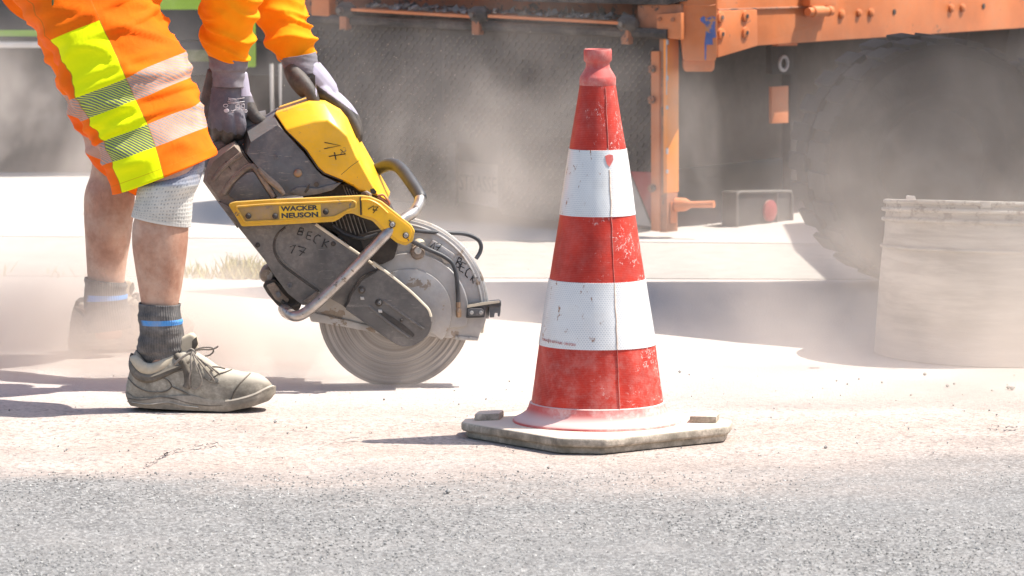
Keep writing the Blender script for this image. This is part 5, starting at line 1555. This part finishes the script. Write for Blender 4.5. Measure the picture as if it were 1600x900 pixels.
# side beam
bpts = [(1120, -50), (1122, 90), (1184, 71.5), (1640, 41), (1640, -80)]
beam = build("side_beam", spoly(bpts, .02, .10), M_OR, truck, bevel=.004)
gus = build("gusset_plate", spoly([(1122, 17), (1183, 15), (1184, 71.5), (1122, 90)], .032, .012), M_OR, beam, bevel=.002)
for x, y in ((1126, 27), (1165, 25), (1127, 53), (1165, 51)):
    c = sp(x, y, .034)
    mb = MB(); tube(mb, [c - NS_ * .004, c + NS_ * .004, c + NS_ * .006], [.016, .015, .008], 12); gb = build("gusset_bolt", mb, M_OR, gus)
    mb = MB(); tube(mb, [c + NS_ * .004, c + NS_ * .0075], [.006, .006], 8); build("bolt_core", mb, M_BITU, gb)
build("beam_seam", tube(MB(), [sp(x, 15.5 - (x - 1122) * .032, .024) for x in range(1122, 1300, 12)], .003, 6), M_ORD, beam)
br = build("beam_bracket", spoly([(1266, -20), (1307, -20), (1307, 8), (1266, 10)], .05, .04), M_OR, beam, bevel=.003)
mb = MB(); tube(mb, [sp(x, 18.5 - (x - 1262) * .03, .05) for x in (1262, 1268, 1269, 1286, 1287, 1292, 1293, 1298)], [.012, .012, .016, .016, .012, .012, .015, .014], 12); build("bracket_pin", mb, M_OR, br)
for x, y, r in ((1315, 22, .013), (1342, 20.5, .011), (1361, 20, .012), (1486, 13, .012), (1504, 12.5, .012)):
    c = sp(x, y, .022); mb = MB(); tube(mb, [c - NS_ * .004, c + NS_ * .004, c + NS_ * .007], [r, r, r * .6], 10); build("beam_bolt", mb, M_OR, beam)
for x, y in ((1397.5, 18.5), (1537, 9.5)):
    c = sp(x, y, .021); mb = MB(); tube(mb, [c - NS_ * .004, c + NS_ * .001], .008, 10); build("beam_hole", mb, M_BITU, beam)
# below the beam: hanger, orange plate, tail lamp, handle bar
d_ = -.06
hg = build("hanger", spoly([(1205, 72), (1240, 70), (1240, 116), (1206, 116)], d_, .02, 2), M_UNDER, truck, bevel=.002)
mb = MB(); c = sp(1224, 99, d_ + .004)
ring = [c + (TV * math.cos(a) + UZ * math.sin(a)) * .019 for a in [2 * math.pi * i / 24 for i in range(25)]]
build("hanger_ring", tube(mb, ring, .0055, 8), M_CHIP, hg)
build("hanger_top", spoly([(1216, 69), (1246, 67.5), (1246, 71), (1216, 72)], d_ + .03, .02), M_OR, hg)
build("orange_tag", spoly([(1206, 136), (1232, 134), (1232, 192), (1206, 193)], d_, .01), M_OR, truck, bevel=.001)
build("drop_bar", spoly([(1234, 70), (1246, 70), (1248, 300), (1236, 302)], d_ - .01, .03), M_UNDER, truck, bevel=.003)
lamp = build("tail_lamp", spoly([(1150, 299), (1240, 297), (1240, 356), (1150, 358)], d_, .05, 4), M_GLASSY, truck, bevel=.004)
build("lamp_frame", tube(MB(), [sp(x, y, d_ + .004) for x, y in round_poly([(1152, 300), (1238, 298.5), (1238, 355), (1152, 357)], 6) + [(1152, 306)]], .0035, 8), M_LAMPF, lamp)
build("lamp_bar", tube(MB(), [sp(1214, 300, d_ + .004), sp(1214, 356, d_ + .004)], .003, 8), M_LAMPF, lamp)
mb = MB(); c = sp(1201, 329, d_ + .002); tube(mb, [c, c + NS_ * .008, c + NS_ * .012], [.03, .03, .018], 18); build("lamp_lens", mb, M_LENS, lamp)
mb = MB(); a, b_ = rp(1056, 320, -.02), at(1116, 319, CR.y - .02)
tube(mb, [a, a.lerp(b_, .25), a.lerp(b_, .4), b_], [.020, .018, .009, .010], 12); build("handle_bar", mb, M_OR, truck)
# body above the frame's upper edge, dark box for the shaded underside, floor and wheels
zb = sp(1300, 40, 0).z + .03
body_mb = MB()
c0 = CR + UZ * zb
q = [c0 - NS_ * .01, c0 + TU * 1.35, c0 + TU * 1.35 + TV * 4.6, c0 - NS_ * .01 + TV * 4.6]
prism(body_mb, [p + UZ * .05 for p in q], UZ * .42)
build("truck_body", body_mb, M_OR, truck, bevel=.02)
ch = MB()
q = [CR + TU * .35 + TV * .35, CR + TU * 1.5 + TV * .35, CR + TU * 1.5 + TV * 4.4, CR + TU * .35 + TV * 4.4]
prism(ch, [p + UZ * .12 for p in q], UZ * (zb - .10))
build("chassis_shade", ch, M_UNDER, truck, bevel=.01)  # solid dark box, coloured for the shade under the truck
M_TYRE = mat("dusty_tyre", (.022, .02, .019), .9, var=.3, dust=.14, ds=5, bump=.5, bs=40, bd=.006, dustcol=(.10, .09, .08))
def wheel(name, par, c, ax, Rr, wd, lugs=0):
    ax = ax.normalized()
    u1 = UZ; u2 = ax.cross(UZ).normalized()
    def ring_(prof_, seg=56):
        mb = MB(); vs, fs = [], []
        for r, h in prof_:
            for k in range(seg):
                a_ = 2 * math.pi * k / seg
                vs.append(c + ax * h + (u1 * math.sin(a_) + u2 * math.cos(a_)) * r)
        n = len(prof_)
        for i in range(n - 1):
            for k in range(seg): fs.append((i * seg + k, i * seg + (k + 1) % seg, (i + 1) * seg + (k + 1) % seg, (i + 1) * seg + k))
        return mb.add(vs, fs)
    h = wd / 2
    ty = build(name, ring_([(Rr * .58, -h * .8), (Rr * .7, -h * .98), (Rr * .9, -h), (Rr * .985, -h * .86), (Rr, -h * .6), (Rr, -h * .22), (Rr * .975, -h * .2), (Rr * .975, h * .2), (Rr, h * .22), (Rr, h * .6), (Rr * .985, h * .86), (Rr * .9, h), (Rr * .7, h * .98), (Rr * .58, h * .8)]), M_TYRE, par)
    if lugs:
        lm = MB()
        for k in range(lugs):
            for sd_ in (-1, 1):
                a_ = 2 * math.pi * (k + (.5 if sd_ > 0 else 0)) / lugs
                rad = u1 * math.sin(a_) + u2 * math.cos(a_); tan_ = u1 * math.cos(a_) - u2 * math.sin(a_)
                box(lm, c + rad * (Rr + .002) + ax * (sd_ * h * .52), tan_ * (Rr * 1.9 / lugs), ax * (h * .46), rad * .007)
        lo = build("tread_blocks", lm, M_TYRE, ty, bevel=.003); lo["kind"] = "stuff"
    build("rim", ring_([(Rr * .58, -h * .8), (Rr * .52, -h * .7), (Rr * .45, -h * .3), (Rr * .18, -h * .35), (0, -h * .45)] + [(0, h * .45), (Rr * .18, h * .35), (Rr * .45, h * .3), (Rr * .52, h * .7), (Rr * .58, h * .8)]), M_UNDER, ty)
    return ty
for k in (0, 1):
    wheel("wheel", truck, CR + TV * (2.2 + .0) + TU * (.25 + 1.35 * k) + UZ * .33, NS_, .33, .26)

# ================================================================ BIG WHEEL at the right, with an added slab overhead to shade the road
ldm = empty("wheel_with_shade_slab", (gp(1446, 446).x, gp(1446, 446).y, 0))
tag(ldm, "dark dust-shrouded machine wheel under an added shade slab behind the pale tub", "machine")
wheel("wheel", ldm, Vector((gp(1446, 446).x, gp(1446, 446).y, .305)), Vector((.25, -1, 0)), .300, .30, 26)
def over(px, py, z):
    g_ = gp(px, py); k = z / sd.z
    return Vector((g_.x + sd.x * k, g_.y + sd.y * k, z))
ZD = .98
dk_ = [over(300, 455, ZD), over(700, 489, ZD), over(1150, 531, ZD), over(1600, 572, ZD), over(2500, 655, ZD), over(2700, 420, ZD), over(2300, 300, ZD), over(1560, 325, ZD), over(1238, 352, ZD), over(1258, 392, ZD), over(1310, 440, ZD), over(800, 440, ZD), over(480, 444, ZD)]
M_SHADE_SLAB = mat("shade_slab_steel", (.10, .095, .09), .7, var=.3, dust=.3, bump=.3)
dmb = MB(); prism(dmb, dk_, UZ * .05); build("shade_slab", dmb, M_SHADE_SLAB, ldm)  # added slab, out of view, outlined to cast the wedge of shade
ax_ = Vector((gp(1446, 446).x, gp(1446, 446).y, .27))
build("axle", tube(MB(), [ax_ + Vector((0, .1, 0)), ax_ + Vector((.05, .45, 0)), ax_ + Vector((.3, .7, .2))], .05, 12), M_UNDER, ldm)
build("shade_slab_prop", tube(MB(), [ax_ + Vector((.3, .7, .2)), ax_ + Vector((.9, .7, .3)), ax_ + Vector((.9, .7, ZD - .31))], .05, 12), M_UNDER, ldm)  # post for the added slab

# ================================================================ DARK VAN WITH LIME STRIPES, far left
VY = 15.9
van = empty("works_van", (at(100, 200, VY).x, VY, 0))
tag(van, "dark works van with lime green stripes standing behind the worker", "van")
M_VAN = mat("van_dark", (.02, .023, .03), .35, var=.2, dust=.2, ds=3, bump=.1, dustcol=(.12, .11, .10))
M_LIME = mat("lime_stripe", (.32, .55, .03), .45, var=.1, dust=.12, bump=.05)
M_SILL = mat("pale_sill", (.62, .58, .54), .5, var=.15, dust=.3, bump=.1)
def vbox(name, x0, x1, y0, y1, Yf, t, m, bev=.01, par=None):
    a, b_ = at(x0, y0, Yf), at(x1, y1, Yf)
    mb = MB(); box(mb, ((a.x + b_.x) / 2, Yf + t / 2, (a.z + b_.z) / 2), ((b_.x - a.x) / 2, 0, 0), (0, t / 2, 0), (0, 0, (a.z - b_.z) / 2))
    return build(name, mb, m, par or van, bevel=bev)
vb = vbox("body", -900, 452, -640, 66, VY, 1.9, M_VAN, .03)
vbox("lime_stripe", -880, 232, 47, 57, VY - .006, .02, M_LIME, .002, vb)
vbox("lime_panel", 236, 330, -120, 15, VY - .008, .02, M_LIME, .002, vb)
vbox("door_edge", 384, 399, 18, 105, VY - .02, .03, M_LIME, .004, vb)
vbox("sill", -880, 150, 66, 75, VY - .05, .10, M_SILL, .006)
vbox("sill", 260, 384, 118, 126, VY + .3, .05, M_SILL, .004)
vbox("side_skirt", 232, 452, 60, 118, VY + .02, .3, M_VAN, .01)
vbox("lime_line", 240, 384, 78, 96, VY + .012, .02, mat("dull_lime", (.12, .15, .03), .6, dust=.3, bump=.1), .002)
for px in (-560,):
    wheel("wheel", van, Vector((at(px, 200, VY + .16).x, VY + .16, .31)), Vector((0, -1, 0)), .31, .22)
for k in range(3):
    x = 424 + k * 14
    build("hanging_hose", tube(MB(), [at(x, 100, VY - .06), at(x + 1, 150, VY - .08), at(x + 3, 205, VY - .06)], .006, 8), M_SILL, van)
vbox("van_shade_box", -1100, 470, 60, 283, VY + .06, 1.6, M_UNDER, .01)  # dark box standing in for the shade beneath the van

# ================================================================ DUST
def dust_mat(name, dens, nscale, lo, hi, zc, zf, col=(.93, .88, .82), aniso=.3, xf=None, stretch=(1, 1, 1), yc=None):
    m = bpy.data.materials.new(name); m.use_nodes = True
    nt = m.node_tree; nt.nodes.clear()
    g = G(nt)
    out = g.n("ShaderNodeOutputMaterial")
    v = g.n("ShaderNodeVolumePrincipled")
    v.inputs["Color"].default_value = (*col, 1); v.inputs["Anisotropy"].default_value = aniso
    v.inputs["Density Attribute"].default_value = ""
    gco = g.coord("Generated")
    co = g.n("ShaderNodeNewGeometry").outputs["Position"]
    x, y, z = g.sep(co)
    n1 = g.noise(g.scale(co, stretch), nscale, 4, .62, .6)
    d = g.step(n1, lo, hi)
    d = g.math('MULTIPLY', d, g.step(z, zc + zf, zc))
    gx, gy, gz = g.sep(gco)
    for q_ in (gx, gy):
        d = g.math('MULTIPLY', d, g.math('MULTIPLY', g.step(q_, 0.0, .18), g.step(q_, 1.0, .82)))
    d = g.math('MULTIPLY', d, g.step(gz, 1.0, .8))
    if xf: d = g.math('MULTIPLY', d, g.step(x, xf[0], xf[1], xf[2], xf[3]))
    g.l(g.math('MULTIPLY', d, dens), v.inputs["Density"])
    g.l(v.outputs[0], out.inputs["Volume"])
    return m
def dust_box(name, x0, x1, y0, y1, z1, m, z0=.004):
    mb = MB(); box(mb, ((x0 + x1) / 2, (y0 + y1) / 2, (z0 + z1) / 2), ((x1 - x0) / 2, 0, 0), (0, (y1 - y0) / 2, 0), (0, 0, (z1 - z0) / 2))
    tag(build(name, mb, m, sharp=0), kind="stuff")
DC = (.95, .86, .775)
dust_box("dust_cloud", -2.2, 2.4, 11.08, 11.95, .80, dust_mat("drifting_dust", 2.1, 2.5, .47, .70, .04, .78, col=DC, xf=(-1.15, -.45, 2.8, 1.0), stretch=(1, .8, .8)))
dust_box("dust_veil", -2.0, .75, 12.75, 13.5, .85, dust_mat("veil_dust", .9, 3.0, .46, .68, .05, .8, col=DC, stretch=(1, .8, .75)))
dust_box("dust_plume", -2.0, -.36, 10.42, 11.75, .5, dust_mat("thick_dust", 5.5, 3.8, .25, .66, .0, .27, col=DC, xf=(-.40, -.85, .3, 1.0), stretch=(1, 1, 1.2)))
dust_box("dust_drift", .15, 2.4, 10.05, 11.0, .85, dust_mat("drifting_right", 1.5, 2.6, .35, .68, .03, .8, col=DC, xf=(.2, .8, .3, 1.0), stretch=(1, 1, .9)))
dust_box("saw_dust", -.9, .1, 10.3, 11.2, .2, dust_mat("ground_dust", 4.5, 6, .36, .66, .0, .15, col=DC))
# grit thrown up by the blade
pm = MB()
for i in range(420):
    px = random.gauss(610, 70) if i % 3 else random.uniform(440, 840)
    py = random.uniform(60, 330) if i % 3 else random.uniform(50, 560)
    pebble(at(px, py, random.uniform(10.65, 11.3)), random.choice([.0005, .0006, .0008, .0011]))
tag(build("airborne_grit", pm, mat("pale_grit", (.55, .48, .42), .9, dust=0, bump=0), sharp=20), kind="stuff")
